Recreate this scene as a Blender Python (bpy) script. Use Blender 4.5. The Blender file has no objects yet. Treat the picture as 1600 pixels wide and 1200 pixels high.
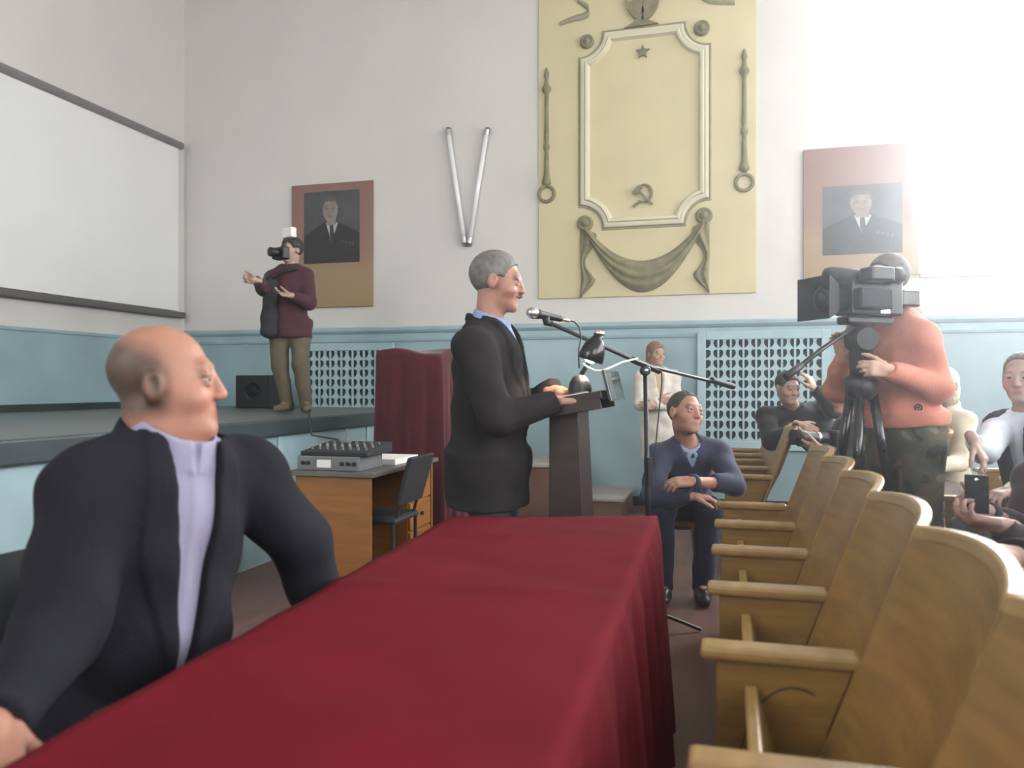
import bpy, math, random
import numpy as np
from math import sin, cos, pi, radians as RAD, atan2, sqrt

# ------------------------------------------------------------------ camera, sky, light, exposure
scene = bpy.context.scene
COL = scene.collection
CAM_Z, YAW, FPX, HORIZON = 1.25, RAD(15.33), 1240.0, 602.0
cam_data = bpy.data.cameras.new('camera')
cam_data.sensor_fit = 'HORIZONTAL'
cam_data.sensor_width = 36.0
cam_data.lens = FPX / 1600.0 * 36.0
cam_data.shift_y = (HORIZON - 600.0) / 1600.0
cam_data.clip_start, cam_data.clip_end = 0.02, 200
cam_data.dof.use_dof = True; cam_data.dof.focus_distance = 5.0; cam_data.dof.aperture_fstop = 2.8
cam = bpy.data.objects.new('camera', cam_data)
cam.location = (0, 0, CAM_Z)
cam.rotation_euler = (RAD(90), 0, YAW)
COL.objects.link(cam)
scene.camera = cam

vs = scene.view_settings
vs.view_transform = 'Standard'
vs.look = 'None'
vs.gamma = 1.0
vs.use_curve_mapping = False
vs.exposure = -0.28
# light-path limits (speed): the room is lit by back-wall windows plus added ones
cy = scene.cycles
cy.max_bounces = 4; cy.diffuse_bounces = 3; cy.glossy_bounces = 2; cy.transmission_bounces = 2; cy.transparent_max_bounces = 8; cy.volume_bounces = 0
cy.caustics_reflective = False; cy.caustics_refractive = False

world = bpy.data.worlds.new('sky')
scene.world = world
world.use_nodes = True
bg = world.node_tree.nodes['Background']
bg.inputs['Color'].default_value = (0.86, 0.93, 1.0, 1)      # even overcast sky
bg.inputs['Strength'].default_value = 6.0
world.cycles.sampling_method = 'NONE'

def area_light(name, loc, rot, sx, sy, power, color=(1, 1, 1)):
    d = bpy.data.lights.new(name, 'AREA')
    d.shape = 'RECTANGLE'; d.size = sx; d.size_y = sy
    d.energy = power; d.color = color
    o = bpy.data.objects.new(name, d)
    o.location = loc; o.rotation_euler = rot
    COL.objects.link(o)
    return o

GLARE_HAZE = 0.018  # scatter density of the volume that imitates lens glare
ROOM_X0, ROOM_X1, ROOM_Y0, ROOM_Y1, ROOM_Z = -6.43, 9.0, -4.5, 8.3, 6.0
FAR_WINDOWS = [(1.80, 3.50), (4.70, 6.40), (6.95, 8.60)]
ADDED_NEAR_WINDOWS = [(-5.6, -3.9), (-2.9, -1.2), (2.6, 4.3), (4.9, 6.6), (7.0, 8.7)]  # unseen windows, added to bring light from behind the camera
ADDED_RIGHT_WINDOWS = [(-2.6, -0.9), (0.9, 2.6), (4.4, 6.1)]  # unseen windows, added to brighten the screen and right-facing surfaces
WIN_Z0, WIN_Z1 = 2.32, 5.55
# daylight of the back-wall windows; near and right sets are added fill
for i, (a, b) in enumerate(FAR_WINDOWS):
    area_light('window_and_fill_light', ((a + b) / 2, ROOM_Y1 + (0.55 if i == 0 else 0.09), (WIN_Z0 + WIN_Z1) / 2), (RAD(-90), 0, 0), b - a, WIN_Z1 - WIN_Z0, (800, 400, 400)[i], (0.97, 0.98, 1.0))
for i, (a, b) in enumerate(ADDED_NEAR_WINDOWS):
    area_light('window_and_fill_light', ((a + b) / 2, ROOM_Y0 - 0.09, (WIN_Z0 + WIN_Z1) / 2), (RAD(90), 0, 0), b - a, WIN_Z1 - WIN_Z0, (240, 30, 130, 130, 130)[i], (1.0, 0.97, 0.93))  # fill lamp at an added window behind the camera

for i, (a, b) in enumerate(ADDED_RIGHT_WINDOWS):
    area_light('window_and_fill_light', (ROOM_X1 + 0.09, (a + b) / 2, (WIN_Z0 + WIN_Z1) / 2), (RAD(90), 0, RAD(90)), b - a, WIN_Z1 - WIN_Z0, 330, (0.98, 0.98, 1.0))  # fill lamp at an added right-wall window

# ------------------------------------------------------------------ layout helpers: photograph pixel + distance -> room point
F_ = np.array([-sin(YAW), cos(YAW), 0.0]); R_ = np.array([cos(YAW), sin(YAW), 0.0])
def ray(px, py):
    return F_ + R_ * (px - 800.0) / FPX + np.array([0, 0, -(py - HORIZON) / FPX])
C0 = np.array([0, 0, CAM_Z])
def P(px, py, t): return C0 + ray(px, py) * t
def PYW(px, py, Y=ROOM_Y1): r = ray(px, py); return C0 + r * (Y / r[1])
def PXW(px, py, X): r = ray(px, py); return C0 + r * (X / r[0])
def camdir(r, f, u=0.0):
    v = R_ * r + F_ * f + np.array([0, 0, u]); return v / np.linalg.norm(v)

# ------------------------------------------------------------------ materials
def mat(name, col, rough=0.6, var=0.12, scale=8.0, bump=0.0, bscale=60.0, metal=0.0, spec=0.5, stretch=None, sheen=0.0, emit=None, estr=0.0, attr=None, trans=0.0, sub=0.0):
    m = bpy.data.materials.new(name); m.use_nodes = True
    nt = m.node_tree; N = nt.nodes; L = nt.links
    b = N['Principled BSDF']
    b.inputs['Roughness'].default_value = rough
    b.inputs['Metallic'].default_value = metal
    b.inputs['Specular IOR Level'].default_value = spec
    if sheen: b.inputs['Sheen Weight'].default_value = sheen; b.inputs['Sheen Roughness'].default_value = 0.4
    if emit: b.inputs['Emission Color'].default_value = (*emit, 1); b.inputs['Emission Strength'].default_value = estr
    if sub:
        b.inputs['Subsurface Weight'].default_value = sub; b.inputs['Subsurface Radius'].default_value = (0.012, 0.005, 0.003); b.inputs['Subsurface Scale'].default_value = 1.0
    tc = N.new('ShaderNodeTexCoord'); mp = N.new('ShaderNodeMapping')
    L.new(tc.outputs['Object'], mp.inputs['Vector'])
    if stretch: mp.inputs['Scale'].default_value = stretch
    nz = N.new('ShaderNodeTexNoise'); nz.inputs['Scale'].default_value = scale; nz.inputs['Detail'].default_value = 5
    L.new(mp.outputs['Vector'], nz.inputs['Vector'])
    if attr:
        at = N.new('ShaderNodeAttribute'); at.attribute_name = attr
        mx = N.new('ShaderNodeMix'); mx.data_type = 'RGBA'; mx.blend_type = 'MULTIPLY'; mx.inputs['Factor'].default_value = 1.0
        rp = N.new('ShaderNodeValToRGB')
        rp.color_ramp.elements[0].position = 0.3; rp.color_ramp.elements[0].color = (1 - var, 1 - var, 1 - var, 1)
        rp.color_ramp.elements[1].position = 0.7; rp.color_ramp.elements[1].color = (1 + var, 1 + var, 1 + var, 1)
        L.new(nz.outputs['Fac'], rp.inputs['Fac'])
        L.new(at.outputs['Color'], mx.inputs['A']); L.new(rp.outputs['Color'], mx.inputs['B'])
        L.new(mx.outputs['Result'], b.inputs['Base Color'])
    else:
        rp = N.new('ShaderNodeValToRGB')
        rp.color_ramp.elements[0].position = 0.3; rp.color_ramp.elements[0].color = (*[c * (1 - var) for c in col], 1)
        rp.color_ramp.elements[1].position = 0.7; rp.color_ramp.elements[1].color = (*[min(1, c * (1 + var)) for c in col], 1)
        L.new(nz.outputs['Fac'], rp.inputs['Fac']); L.new(rp.outputs['Color'], b.inputs['Base Color'])
    if bump:
        n2 = N.new('ShaderNodeTexNoise'); n2.inputs['Scale'].default_value = bscale; n2.inputs['Detail'].default_value = 4
        L.new(mp.outputs['Vector'], n2.inputs['Vector'])
        bp = N.new('ShaderNodeBump'); bp.inputs['Strength'].default_value = bump; bp.inputs['Distance'].default_value = 0.02
        L.new(n2.outputs['Fac'], bp.inputs['Height']); L.new(bp.outputs['Normal'], b.inputs['Normal'])
    return m

def wall_paint(name, low, high, zsplit, rough_low=0.3):
    """two-tone painted plaster: gloss oil paint below zsplit, limewash above (boundary is a painted line on the wall)"""
    m = mat(name, high, 0.75, 0.035, 1.3, 0.10, 9.0)
    nt = m.node_tree; N = nt.nodes; L = nt.links; b = N['Principled BSDF']
    geo = N.new('ShaderNodeNewGeometry'); sp = N.new('ShaderNodeSeparateXYZ'); L.new(geo.outputs['Position'], sp.inputs[0])
    gt = N.new('ShaderNodeMath'); gt.operation = 'LESS_THAN'; gt.inputs[1].default_value = zsplit; L.new(sp.outputs['Z'], gt.inputs[0])
    nz = N.new('ShaderNodeTexNoise'); nz.inputs['Scale'].default_value = 1.7; nz.inputs['Detail'].default_value = 6
    L.new(geo.outputs['Position'], nz.inputs['Vector'])
    rp = N.new('ShaderNodeValToRGB')
    rp.color_ramp.elements[0].position = 0.3; rp.color_ramp.elements[0].color = (*[c * 0.88 for c in low], 1)
    rp.color_ramp.elements[1].position = 0.7; rp.color_ramp.elements[1].color = (*[c * 1.1 for c in low], 1)
    L.new(nz.outputs['Fac'], rp.inputs['Fac'])
    old = b.inputs['Base Color'].links[0].from_socket
    mx = N.new('ShaderNodeMix'); mx.data_type = 'RGBA'
    L.new(gt.outputs[0], mx.inputs['Factor']); L.new(old, mx.inputs['A']); L.new(rp.outputs['Color'], mx.inputs['B'])
    L.new(mx.outputs['Result'], b.inputs['Base Color'])
    mr = N.new('ShaderNodeMix'); mr.data_type = 'FLOAT'
    L.new(gt.outputs[0], mr.inputs['Factor']); mr.inputs['A'].default_value = 0.8; mr.inputs['B'].default_value = rough_low
    L.new(mr.outputs['Result'], b.inputs['Roughness'])
    return m

WHITE_WALL = (0.71, 0.685, 0.655); BLUE = (0.32, 0.455, 0.495)
M = {}
M['wall'] = wall_paint('painted_plaster', BLUE, WHITE_WALL, 1.80)
M['blue'] = mat('blue_oil_paint', BLUE, 0.32, 0.10, 3.0, 0.06, 12)
M['blue_pale'] = mat('pale_blue_oil_paint', (0.38, 0.53, 0.57), 0.4, 0.08, 4.0, 0.05, 14)
M['ceiling'] = mat('ceiling_whitewash', (0.72, 0.71, 0.68), 0.9, 0.04, 2)
M['stage_top'] = mat('stage_boards', (0.10, 0.115, 0.11), 0.35, 0.25, 3, 0.08, 20, stretch=(6, 0.4, 1))
M['stage_lip'] = mat('stage_edge_paint', (0.035, 0.05, 0.055), 0.45, 0.2, 4)
M['floor'] = mat('brown_floor_paint', (0.17, 0.085, 0.07), 0.45, 0.25, 3, 0.06, 25, stretch=(5, 0.5, 1))
M['niche_shade'] = mat('painted_niche_shade', (0.03, 0.045, 0.05), 0.8, 0.2, 8)  # flat dark colour painted for the shade behind the lattice
M['cream'] = mat('cream_plaster', (0.66, 0.58, 0.36), 0.75, 0.04, 2.0, 0.06, 14)
M['cream_light'] = mat('pale_cream_moulding', (0.68, 0.63, 0.47), 0.6, 0.04, 3, 0.04, 18)
M['olive'] = mat('olive_bronze_paint', (0.24, 0.215, 0.125), 0.65, 0.22, 12, 0.25, 30)
M['olive_pale'] = mat('faded_olive_paint', (0.33, 0.30, 0.19), 0.65, 0.15, 12, 0.2, 30)
M['screen'] = mat('projection_screen_fabric', (0.86, 0.86, 0.85), 0.85, 0.02, 1.5)
M['screen_bar'] = mat('screen_roller_metal', (0.34, 0.33, 0.33), 0.5, 0.08, 5, metal=0.3)
M['screen_bar_dark'] = mat('screen_weight_bar', (0.13, 0.12, 0.12), 0.5, 0.1, 5)
M['win_frame'] = mat('white_window_paint', (0.8, 0.8, 0.78), 0.4, 0.04, 6)
M['tube'] = mat('fluorescent_tube_glass', (0.85, 0.86, 0.85), 0.15, 0.02, 10)
M['metal'] = mat('brushed_metal', (0.55, 0.55, 0.55), 0.3, 0.08, 20, metal=0.9)
M['chrome'] = mat('chrome', (0.75, 0.75, 0.75), 0.12, 0.03, 20, metal=1.0)
M['black'] = mat('black_plastic', (0.014, 0.014, 0.016), 0.42, 0.2, 20, 0.05, 90)
M['black_matte'] = mat('black_matte', (0.02, 0.021, 0.025), 0.75, 0.25, 15, 0.1, 120)
M['black_gloss'] = mat('black_gloss', (0.012, 0.012, 0.014), 0.14, 0.2, 20)
M['rubber'] = mat('cable_rubber', (0.015, 0.015, 0.015), 0.5, 0.1, 20)
M['ply'] = mat('varnished_plywood', (0.27, 0.155, 0.045), 0.34, 0.22, 3.0, 0.05, 30, stretch=(1.5, 1.5, 12))
M['ply_top'] = mat('varnished_beech_rail', (0.33, 0.205, 0.075), 0.25, 0.18, 5.0, 0.04, 30, stretch=(3, 1, 3))
M['ply_dark'] = mat('plywood_groove', (0.10, 0.05, 0.018), 0.6, 0.2, 6)
M['iron'] = mat('dark_painted_iron', (0.03, 0.028, 0.026), 0.5, 0.2, 12)
M['red_cloth'] = mat('crimson_tablecloth', (0.125, 0.004, 0.011), 0.9, 0.16, 3.0, 0.10, 180, spec=0.12)
M['velvet'] = mat('maroon_velvet', (0.065, 0.003, 0.008), 0.8, 0.3, 5, 0.1, 100, sheen=0.25)
M['desk'] = mat('orange_varnished_desk', (0.30, 0.125, 0.032), 0.35, 0.2, 3, 0.03, 40, stretch=(1, 1, 8))
M['desk_top'] = mat('worn_desk_laminate', (0.14, 0.12, 0.11), 0.4, 0.15, 6)
M['lectern'] = mat('dark_walnut_veneer', (0.030, 0.018, 0.015), 0.35, 0.3, 4, 0.03, 40, stretch=(1, 1, 8))
M['lectern_guard'] = mat('smoked_acrylic', (0.05, 0.055, 0.05), 0.12, 0.1, 4)
M['paper'] = mat('white_paper', (0.85, 0.84, 0.80), 0.8, 0.03, 8)
M['grey_case'] = mat('grey_equipment_case', (0.16, 0.165, 0.17), 0.45, 0.12, 12)
M['step'] = mat('brown_step_paint', (0.20, 0.12, 0.085), 0.5, 0.2, 4)
M['step_top'] = mat('worn_step_tread', (0.40, 0.37, 0.34), 0.5, 0.15, 5)
M['board_red'] = None

def portrait_board():
    """printed backing board: rose paper fading into ochre at the foot"""
    m = mat('portrait_board_print', (0.4, 0.2, 0.15), 0.6, 0.05, 3)
    nt = m.node_tree; N = nt.nodes; L = nt.links; b = N['Principled BSDF']
    tc = N.new('ShaderNodeTexCoord'); sp = N.new('ShaderNodeSeparateXYZ'); L.new(tc.outputs['Generated'], sp.inputs[0])
    rp = N.new('ShaderNodeValToRGB'); e = rp.color_ramp.elements
    e[0].position = 0.0; e[0].color = (0.34, 0.24, 0.125, 1)
    e[1].position = 1.0; e[1].color = (0.27, 0.145, 0.13, 1)
    x = e.new(0.28); x.color = (0.35, 0.24, 0.14, 1)
    x = e.new(0.45); x.color = (0.31, 0.175, 0.14, 1)
    L.new(sp.outputs['Z'], rp.inputs['Fac']); L.new(rp.outputs['Color'], b.inputs['Base Color'])
    return m
M['board_red'] = portrait_board()

# ------------------------------------------------------------------ mesh helpers
class MB:
    def __init__(s): s.v = []; s.f = []; s.m = []; s.cur = 0
    def add(s, vs_, fs_):
        o = len(s.v); s.v += [tuple(map(float, v)) for v in vs_]
        s.f += [tuple(i + o for i in f) for f in fs_]; s.m += [s.cur] * len(fs_); return s
    def box(s, a, b):
        (x0, y0, z0), (x1, y1, z1) = a, b
        return s.add([(x0, y0, z0), (x1, y0, z0), (x1, y1, z0), (x0, y1, z0), (x0, y0, z1), (x1, y0, z1), (x1, y1, z1), (x0, y1, z1)],
                     [(0, 3, 2, 1), (4, 5, 6, 7), (0, 1, 5, 4), (1, 2, 6, 5), (2, 3, 7, 6), (3, 0, 4, 7)])
    def obox(s, c, ax, ay, az):
        """box from centre and three half-axis vectors"""
        c, ax, ay, az = map(np.array, (c, ax, ay, az))
        vs_ = [c + sx * ax + sy * ay + sz * az for sz in (-1, 1) for sx, sy in ((-1, -1), (1, -1), (1, 1), (-1, 1))]
        return s.add(vs_, [(0, 3, 2, 1), (4, 5, 6, 7), (0, 1, 5, 4), (1, 2, 6, 5), (2, 3, 7, 6), (3, 0, 4, 7)])
    def tube(s, pts, r, n=10, cap=True, closed=False):
        pts = [np.array(p, float) for p in pts]; K = len(pts)
        rs = r if hasattr(r, '__len__') else [r] * K
        up = np.array([0.0, 0.0, 1.0]); rings = []; prev = None
        for i, p in enumerate(pts):
            if closed: d = pts[(i + 1) % K] - pts[i - 1]
            else: d = pts[min(i + 1, K - 1)] - pts[max(i - 1, 0)]
            d = d / (np.linalg.norm(d) + 1e-12)
            if prev is None:
                a = np.cross(d, up if abs(d[2]) < 0.9 else np.array([1.0, 0, 0]))
            else: a = prev - d * prev.dot(d)
            a = a / (np.linalg.norm(a) + 1e-12); b = np.cross(d, a); prev = a
            rings.append([p + rs[i] * (cos(2 * pi * k / n) * a + sin(2 * pi * k / n) * b) for k in range(n)])
        vs_ = [q for rg in rings for q in rg]; fs = []
        for i in range(K if closed else K - 1):
            j = (i + 1) % K
            for k in range(n): fs.append((i * n + k, i * n + (k + 1) % n, j * n + (k + 1) % n, j * n + k))
        if cap and not closed:
            fs.append(tuple(range(n - 1, -1, -1))); fs.append(tuple((K - 1) * n + k for k in range(n)))
        return s.add(vs_, fs)
    def lathe(s, prof, c=(0, 0, 0), axis=(0, 0, 1), n=20):
        """prof: (radius, height) pairs along axis"""
        ax = np.array(axis, float); ax /= np.linalg.norm(ax)
        a = np.cross(ax, [0, 0, 1] if abs(ax[2]) < 0.9 else [1, 0, 0]); a /= np.linalg.norm(a); b = np.cross(ax, a)
        c = np.array(c, float); vs_ = []; fs = []
        for r, h in prof:
            for k in range(n): vs_.append(c + ax * h + r * (cos(2 * pi * k / n) * a + sin(2 * pi * k / n) * b))
        for i in range(len(prof) - 1):
            for k in range(n): fs.append((i * n + k, i * n + (k + 1) % n, (i + 1) * n + (k + 1) % n, (i + 1) * n + k))
        fs.append(tuple(range(n - 1, -1, -1))); fs.append(tuple((len(prof) - 1) * n + k for k in range(n)))
        return s.add(vs_, fs)
    def prism(s, outline, off):
        """planar outline (list of 3d points) extruded by vector off"""
        o = [np.array(p, float) for p in outline]; n = len(o); off = np.array(off, float)
        return s.add(o + [p + off for p in o], [tuple(range(n - 1, -1, -1)), tuple(range(n, 2 * n))] + [(i, (i + 1) % n, n + (i + 1) % n, n + i) for i in range(n)])
    def grid(s, pts):
        """pts[i][j] grid of 3d points"""
        h, w = len(pts), len(pts[0])
        return s.add([p for row in pts for p in row], [(i * w + j, i * w + j + 1, (i + 1) * w + j + 1, (i + 1) * w + j) for i in range(h - 1) for j in range(w - 1)])

BASE = {}                                              # object -> world position of its local frame origin
def tag(o, label=None, cat=None, group=None, kind=None):
    if label: o['label'] = label
    if cat: o['category'] = cat
    if group: o['group'] = group
    if kind: o['kind'] = kind
    return o
def thing(name, loc, label, cat, group=None):
    o = bpy.data.objects.new(name, None); COL.objects.link(o); o.location = tuple(float(v) for v in loc)
    o.empty_display_size = 0.1
    BASE[o.name] = np.array(loc, float); return tag(o, label, cat, group)
def obj(name, mb, material, parent=None, origin=None, smooth=False, bevel=0.0, local=False, fixn=True):
    """one mesh object; mb coordinates are room coordinates unless local"""
    base = np.zeros(3)
    if parent is not None: base = BASE[parent.name]
    elif origin is not None: base = np.array(origin, float)
    v = np.array(mb.v, float)
    if not local: v = v - base
    me = bpy.data.meshes.new(name); me.from_pydata([tuple(p) for p in v], [], mb.f)
    mats = material if isinstance(material, (list, tuple)) else [material]
    for m in mats: me.materials.append(m)
    if len(mats) > 1: me.polygons.foreach_set('material_index', mb.m)
    if fixn:
        import bmesh
        bm = bmesh.new(); bm.from_mesh(me); bmesh.ops.recalc_face_normals(bm, faces=bm.faces); bm.to_mesh(me); bm.free()
    if smooth: me.polygons.foreach_set('use_smooth', [True] * len(me.polygons))
    me.update()
    o = bpy.data.objects.new(name, me); COL.objects.link(o)
    if parent is not None:
        o.parent = parent
        BASE[o.name] = base.copy()
    else:
        o.location = tuple(base); BASE[o.name] = base.copy()
    if bevel:
        md = o.modifiers.new('bevel', 'BEVEL'); md.width = bevel; md.segments = 2; md.limit_method = 'ANGLE'
        md.harden_normals = False
    if smooth == 'auto':
        pass
    return o
def struct(name, mb, material, parent=None, **kw):
    o = obj(name, mb, material, parent, **kw)
    if parent is None: o['kind'] = 'structure'
    return o
def copy_tree(o, parent=None):
    c = o.copy(); COL.objects.link(c)
    if parent is not None: c.parent = parent
    BASE[c.name] = BASE.get(o.name, np.zeros(3)).copy()
    for ch in list(o.children): copy_tree(ch, c)
    return c
def arc(c, r, a0, a1, n, ux, uy):
    c, ux, uy = np.array(c, float), np.array(ux, float), np.array(uy, float)
    return [c + r * (cos(a0 + (a1 - a0) * i / n) * ux + sin(a0 + (a1 - a0) * i / n) * uy) for i in range(n + 1)]

# ------------------------------------------------------------------ implicit surfaces (clothing, bodies)
def smin(a, b, k):
    h = np.clip(0.5 + 0.5 * (b - a) / k, 0, 1); return b + (a - b) * h - k * h * (1 - h)
def smax(a, b, k): return -smin(-a, -b, k)
def rc(p, a, b, r1, r2):
    a = np.asarray(a, np.float32); b = np.asarray(b, np.float32); ab = b - a
    pa = p - a; t = np.clip(pa @ ab / (ab @ ab + 1e-12), 0, 1)
    q = pa - t[:, None] * ab
    return np.sqrt((q * q).sum(1)) - (r1 + (r2 - r1) * t)
def ell(p, c, T, r):
    r = np.asarray(r, np.float32)
    q = (p - np.asarray(c, np.float32)) @ np.asarray(T, np.float32) / r
    k0 = np.sqrt((q * q).sum(1)); q2 = q / r; k1 = np.sqrt((q2 * q2).sum(1)) + 1e-6
    return k0 * (k0 - 1) / k1
def rbox(p, c, T, h, r):
    q = np.abs((p - np.asarray(c, np.float32)) @ np.asarray(T, np.float32)) - (np.asarray(h, np.float32) - r)
    return np.sqrt((np.maximum(q, 0) ** 2).sum(1)) + np.minimum(q.max(1), 0) - r
def folds(p, amp, f, seed=0.0):
    x, y, z = p[:, 0], p[:, 1], p[:, 2]
    return amp * (np.sin(f * (x * 0.9 + y * 0.5 + z * 1.1) + seed) * np.sin(f * 0.7 * (y - x * 0.6 + 0.4 * z) + 1.3 * seed) + 0.6 * np.sin(f * 1.7 * (z * 0.8 + x * 0.3 - y * 0.4) + 2 * seed))

def mesh_sdf(f, lo, hi, h):
    lo = np.asarray(lo, float); hi = np.asarray(hi, float); c = 4
    m = np.ceil((hi - lo) / (h * c)).astype(int) + 1
    n = m * c
    bi = np.stack(np.meshgrid(*[np.arange(k) for k in m], indexing='ij'), -1).reshape(-1, 3)
    ctr = (lo + h * (bi * c + (c - 1) / 2)).astype(np.float32)
    dc = f(ctr)
    near = np.abs(dc) < h * c * 1.75
    V = np.repeat(np.repeat(np.repeat(dc.reshape(m), c, 0), c, 1), c, 2).astype(np.float32)
    b = bi[near] * c
    off = np.stack(np.meshgrid(*[np.arange(c)] * 3, indexing='ij'), -1).reshape(-1, 3)
    ix = (b[:, None, :] + off[None]).reshape(-1, 3)
    V[ix[:, 0], ix[:, 1], ix[:, 2]] = f((lo + h * ix).astype(np.float32))
    S = V < 0
    cnt = np.zeros([k - 1 for k in n], np.int8); sl = (slice(0, -1), slice(1, None))
    cor = [(i, j, k) for i in (0, 1) for j in (0, 1) for k in (0, 1)]
    for i, j, k in cor: cnt += S[sl[i], sl[j], sl[k]]
    act = np.argwhere((cnt > 0) & (cnt < 8))
    if len(act) == 0: return np.zeros((0, 3)), np.zeros((0, 4), int)
    vals = np.stack([V[act[:, 0] + i, act[:, 1] + j, act[:, 2] + k] for i, j, k in cor], 1)
    acc = np.zeros((len(act), 3)); num = np.zeros(len(act))
    for a in range(8):
        for d in range(3):
            if cor[a][d] == 0:
                q = list(cor[a]); q[d] = 1; e = cor.index(tuple(q))
                va, vb = vals[:, a], vals[:, e]; x = (va < 0) != (vb < 0)
                t = np.where(x, va / np.where(x, va - vb, 1), 0)
                pos = np.tile(np.array(cor[a], float), (len(act), 1)); pos[:, d] += t
                acc += pos * x[:, None]; num += x
    vert = lo + h * (act + acc / num[:, None])
    idm = -np.ones([k - 1 for k in n], np.int64); idm[act[:, 0], act[:, 1], act[:, 2]] = np.arange(len(act))
    faces = []
    for d in range(3):
        s0 = [slice(None)] * 3; s1 = [slice(None)] * 3; s0[d] = slice(0, -1); s1[d] = slice(1, None)
        A, B = S[tuple(s0)], S[tuple(s1)]
        e = np.argwhere(A != B); u, w = (d + 1) % 3, (d + 2) % 3
        ok = (e[:, u] > 0) & (e[:, w] > 0) & (e[:, u] < n[u] - 1) & (e[:, w] < n[w] - 1); e = e[ok]
        ins = A[e[:, 0], e[:, 1], e[:, 2]]
        def cell(du, dw):
            q = e.copy(); q[:, u] += du; q[:, w] += dw; return idm[q[:, 0], q[:, 1], q[:, 2]]
        quad = np.stack([cell(-1, -1), cell(0, -1), cell(0, 0), cell(-1, 0)], 1)
        quad[~ins] = quad[~ins][:, ::-1]
        faces.append(quad)
    return vert, np.concatenate(faces)

def sdf_obj(name, f, lo, hi, h, material, parent=None, origin=None, color=None):
    v, q = mesh_sdf(f, lo, hi, h)
    base = BASE[parent.name] if parent is not None else np.array(origin if origin is not None else (0, 0, 0), float)
    me = bpy.data.meshes.new(name)
    me.vertices.add(len(v)); me.vertices.foreach_set('co', (v - base).astype(np.float32).ravel())
    me.loops.add(len(q) * 4); me.loops.foreach_set('vertex_index', q.astype(np.int32).ravel())
    me.polygons.add(len(q)); me.polygons.foreach_set('loop_start', np.arange(len(q), dtype=np.int32) * 4)
    me.polygons.foreach_set('use_smooth', np.ones(len(q), bool))
    me.update(calc_edges=True); me.validate()
    me.materials.append(material)
    if color is not None:
        c = color(v.astype(np.float32)); at = me.color_attributes.new('Col', 'FLOAT_COLOR', 'POINT')
        at.data.foreach_set('color', np.concatenate([c, np.ones((len(c), 1))], 1).astype(np.float32).ravel())
    o = bpy.data.objects.new(name, me); COL.objects.link(o)
    if parent is not None: o.parent = parent
    else: o.location = tuple(base)
    BASE[o.name] = base.copy()
    return o

# ================================================================== THE HALL
X0, X1, Y0, Y1, ZC = ROOM_X0, ROOM_X1, ROOM_Y0, ROOM_Y1, ROOM_Z
struct('floor', MB().box((X0 - .3, Y0 - .3, -0.15), (X1 + .3, Y1 + .3, 0)), M['floor'])
struct('ceiling', MB().box((X0 - .3, Y0 - .3, ZC), (X1 + .3, Y1 + .3, ZC + .2)), M['ceiling'])
def pierced_wall(name, ya, yb, wins):
    mb = MB(); xs = [X0 - .3]
    for a, b in wins: xs += [a, b]
    xs.append(X1 + .3)
    for i in range(0, len(xs), 2): mb.box((xs[i], ya, 0), (xs[i + 1], yb, ZC))
    for a, b in wins:
        mb.box((a, ya, 0), (b, yb, WIN_Z0)); mb.box((a, ya, WIN_Z1), (b, yb, ZC))
    return struct(name, mb, M['wall'])
pierced_wall('wall_back', Y1, Y1 + .4, FAR_WINDOWS)
pierced_wall('wall_front', Y0 - .4, Y0, ADDED_NEAR_WINDOWS)
struct('wall_left', MB().box((X0 - .3, Y0, 0), (X0, Y1, ZC)), M['wall'])
wr_ = MB(); ys_ = [Y0]
for a, b in ADDED_RIGHT_WINDOWS: ys_ += [a, b]
ys_.append(Y1)
for i in range(0, len(ys_), 2): wr_.box((X1, ys_[i], 0), (X1 + .4, ys_[i + 1], ZC))
for a, b in ADDED_RIGHT_WINDOWS: wr_.box((X1, a, 0), (X1 + .4, b, WIN_Z0)); wr_.box((X1, a, WIN_Z1), (X1 + .4, b, ZC))
struct('wall_right', wr_, M['wall'])

def pane_material():
    m = bpy.data.materials.new('window_glass'); m.use_nodes = True
    nt = m.node_tree; N = nt.nodes; L = nt.links
    for n in list(N): N.remove(n)
    out = N.new('ShaderNodeOutputMaterial'); mx = N.new('ShaderNodeMixShader'); tr = N.new('ShaderNodeBsdfTransparent'); gl = N.new('ShaderNodeBsdfGlossy')
    nz = N.new('ShaderNodeTexNoise'); nz.inputs['Scale'].default_value = 4
    rp = N.new('ShaderNodeValToRGB'); rp.color_ramp.elements[0].color = (0.93, 0.95, 0.95, 1); rp.color_ramp.elements[1].color = (0.98, 0.99, 0.98, 1)
    L.new(nz.outputs['Fac'], rp.inputs['Fac']); L.new(rp.outputs['Color'], tr.inputs['Color'])
    gl.inputs['Roughness'].default_value = 0.03; mx.inputs['Fac'].default_value = 0.06
    L.new(tr.outputs[0], mx.inputs[1]); L.new(gl.outputs[0], mx.inputs[2]); L.new(mx.outputs[0], out.inputs['Surface'])
    return m
M['pane'] = pane_material()
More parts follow.
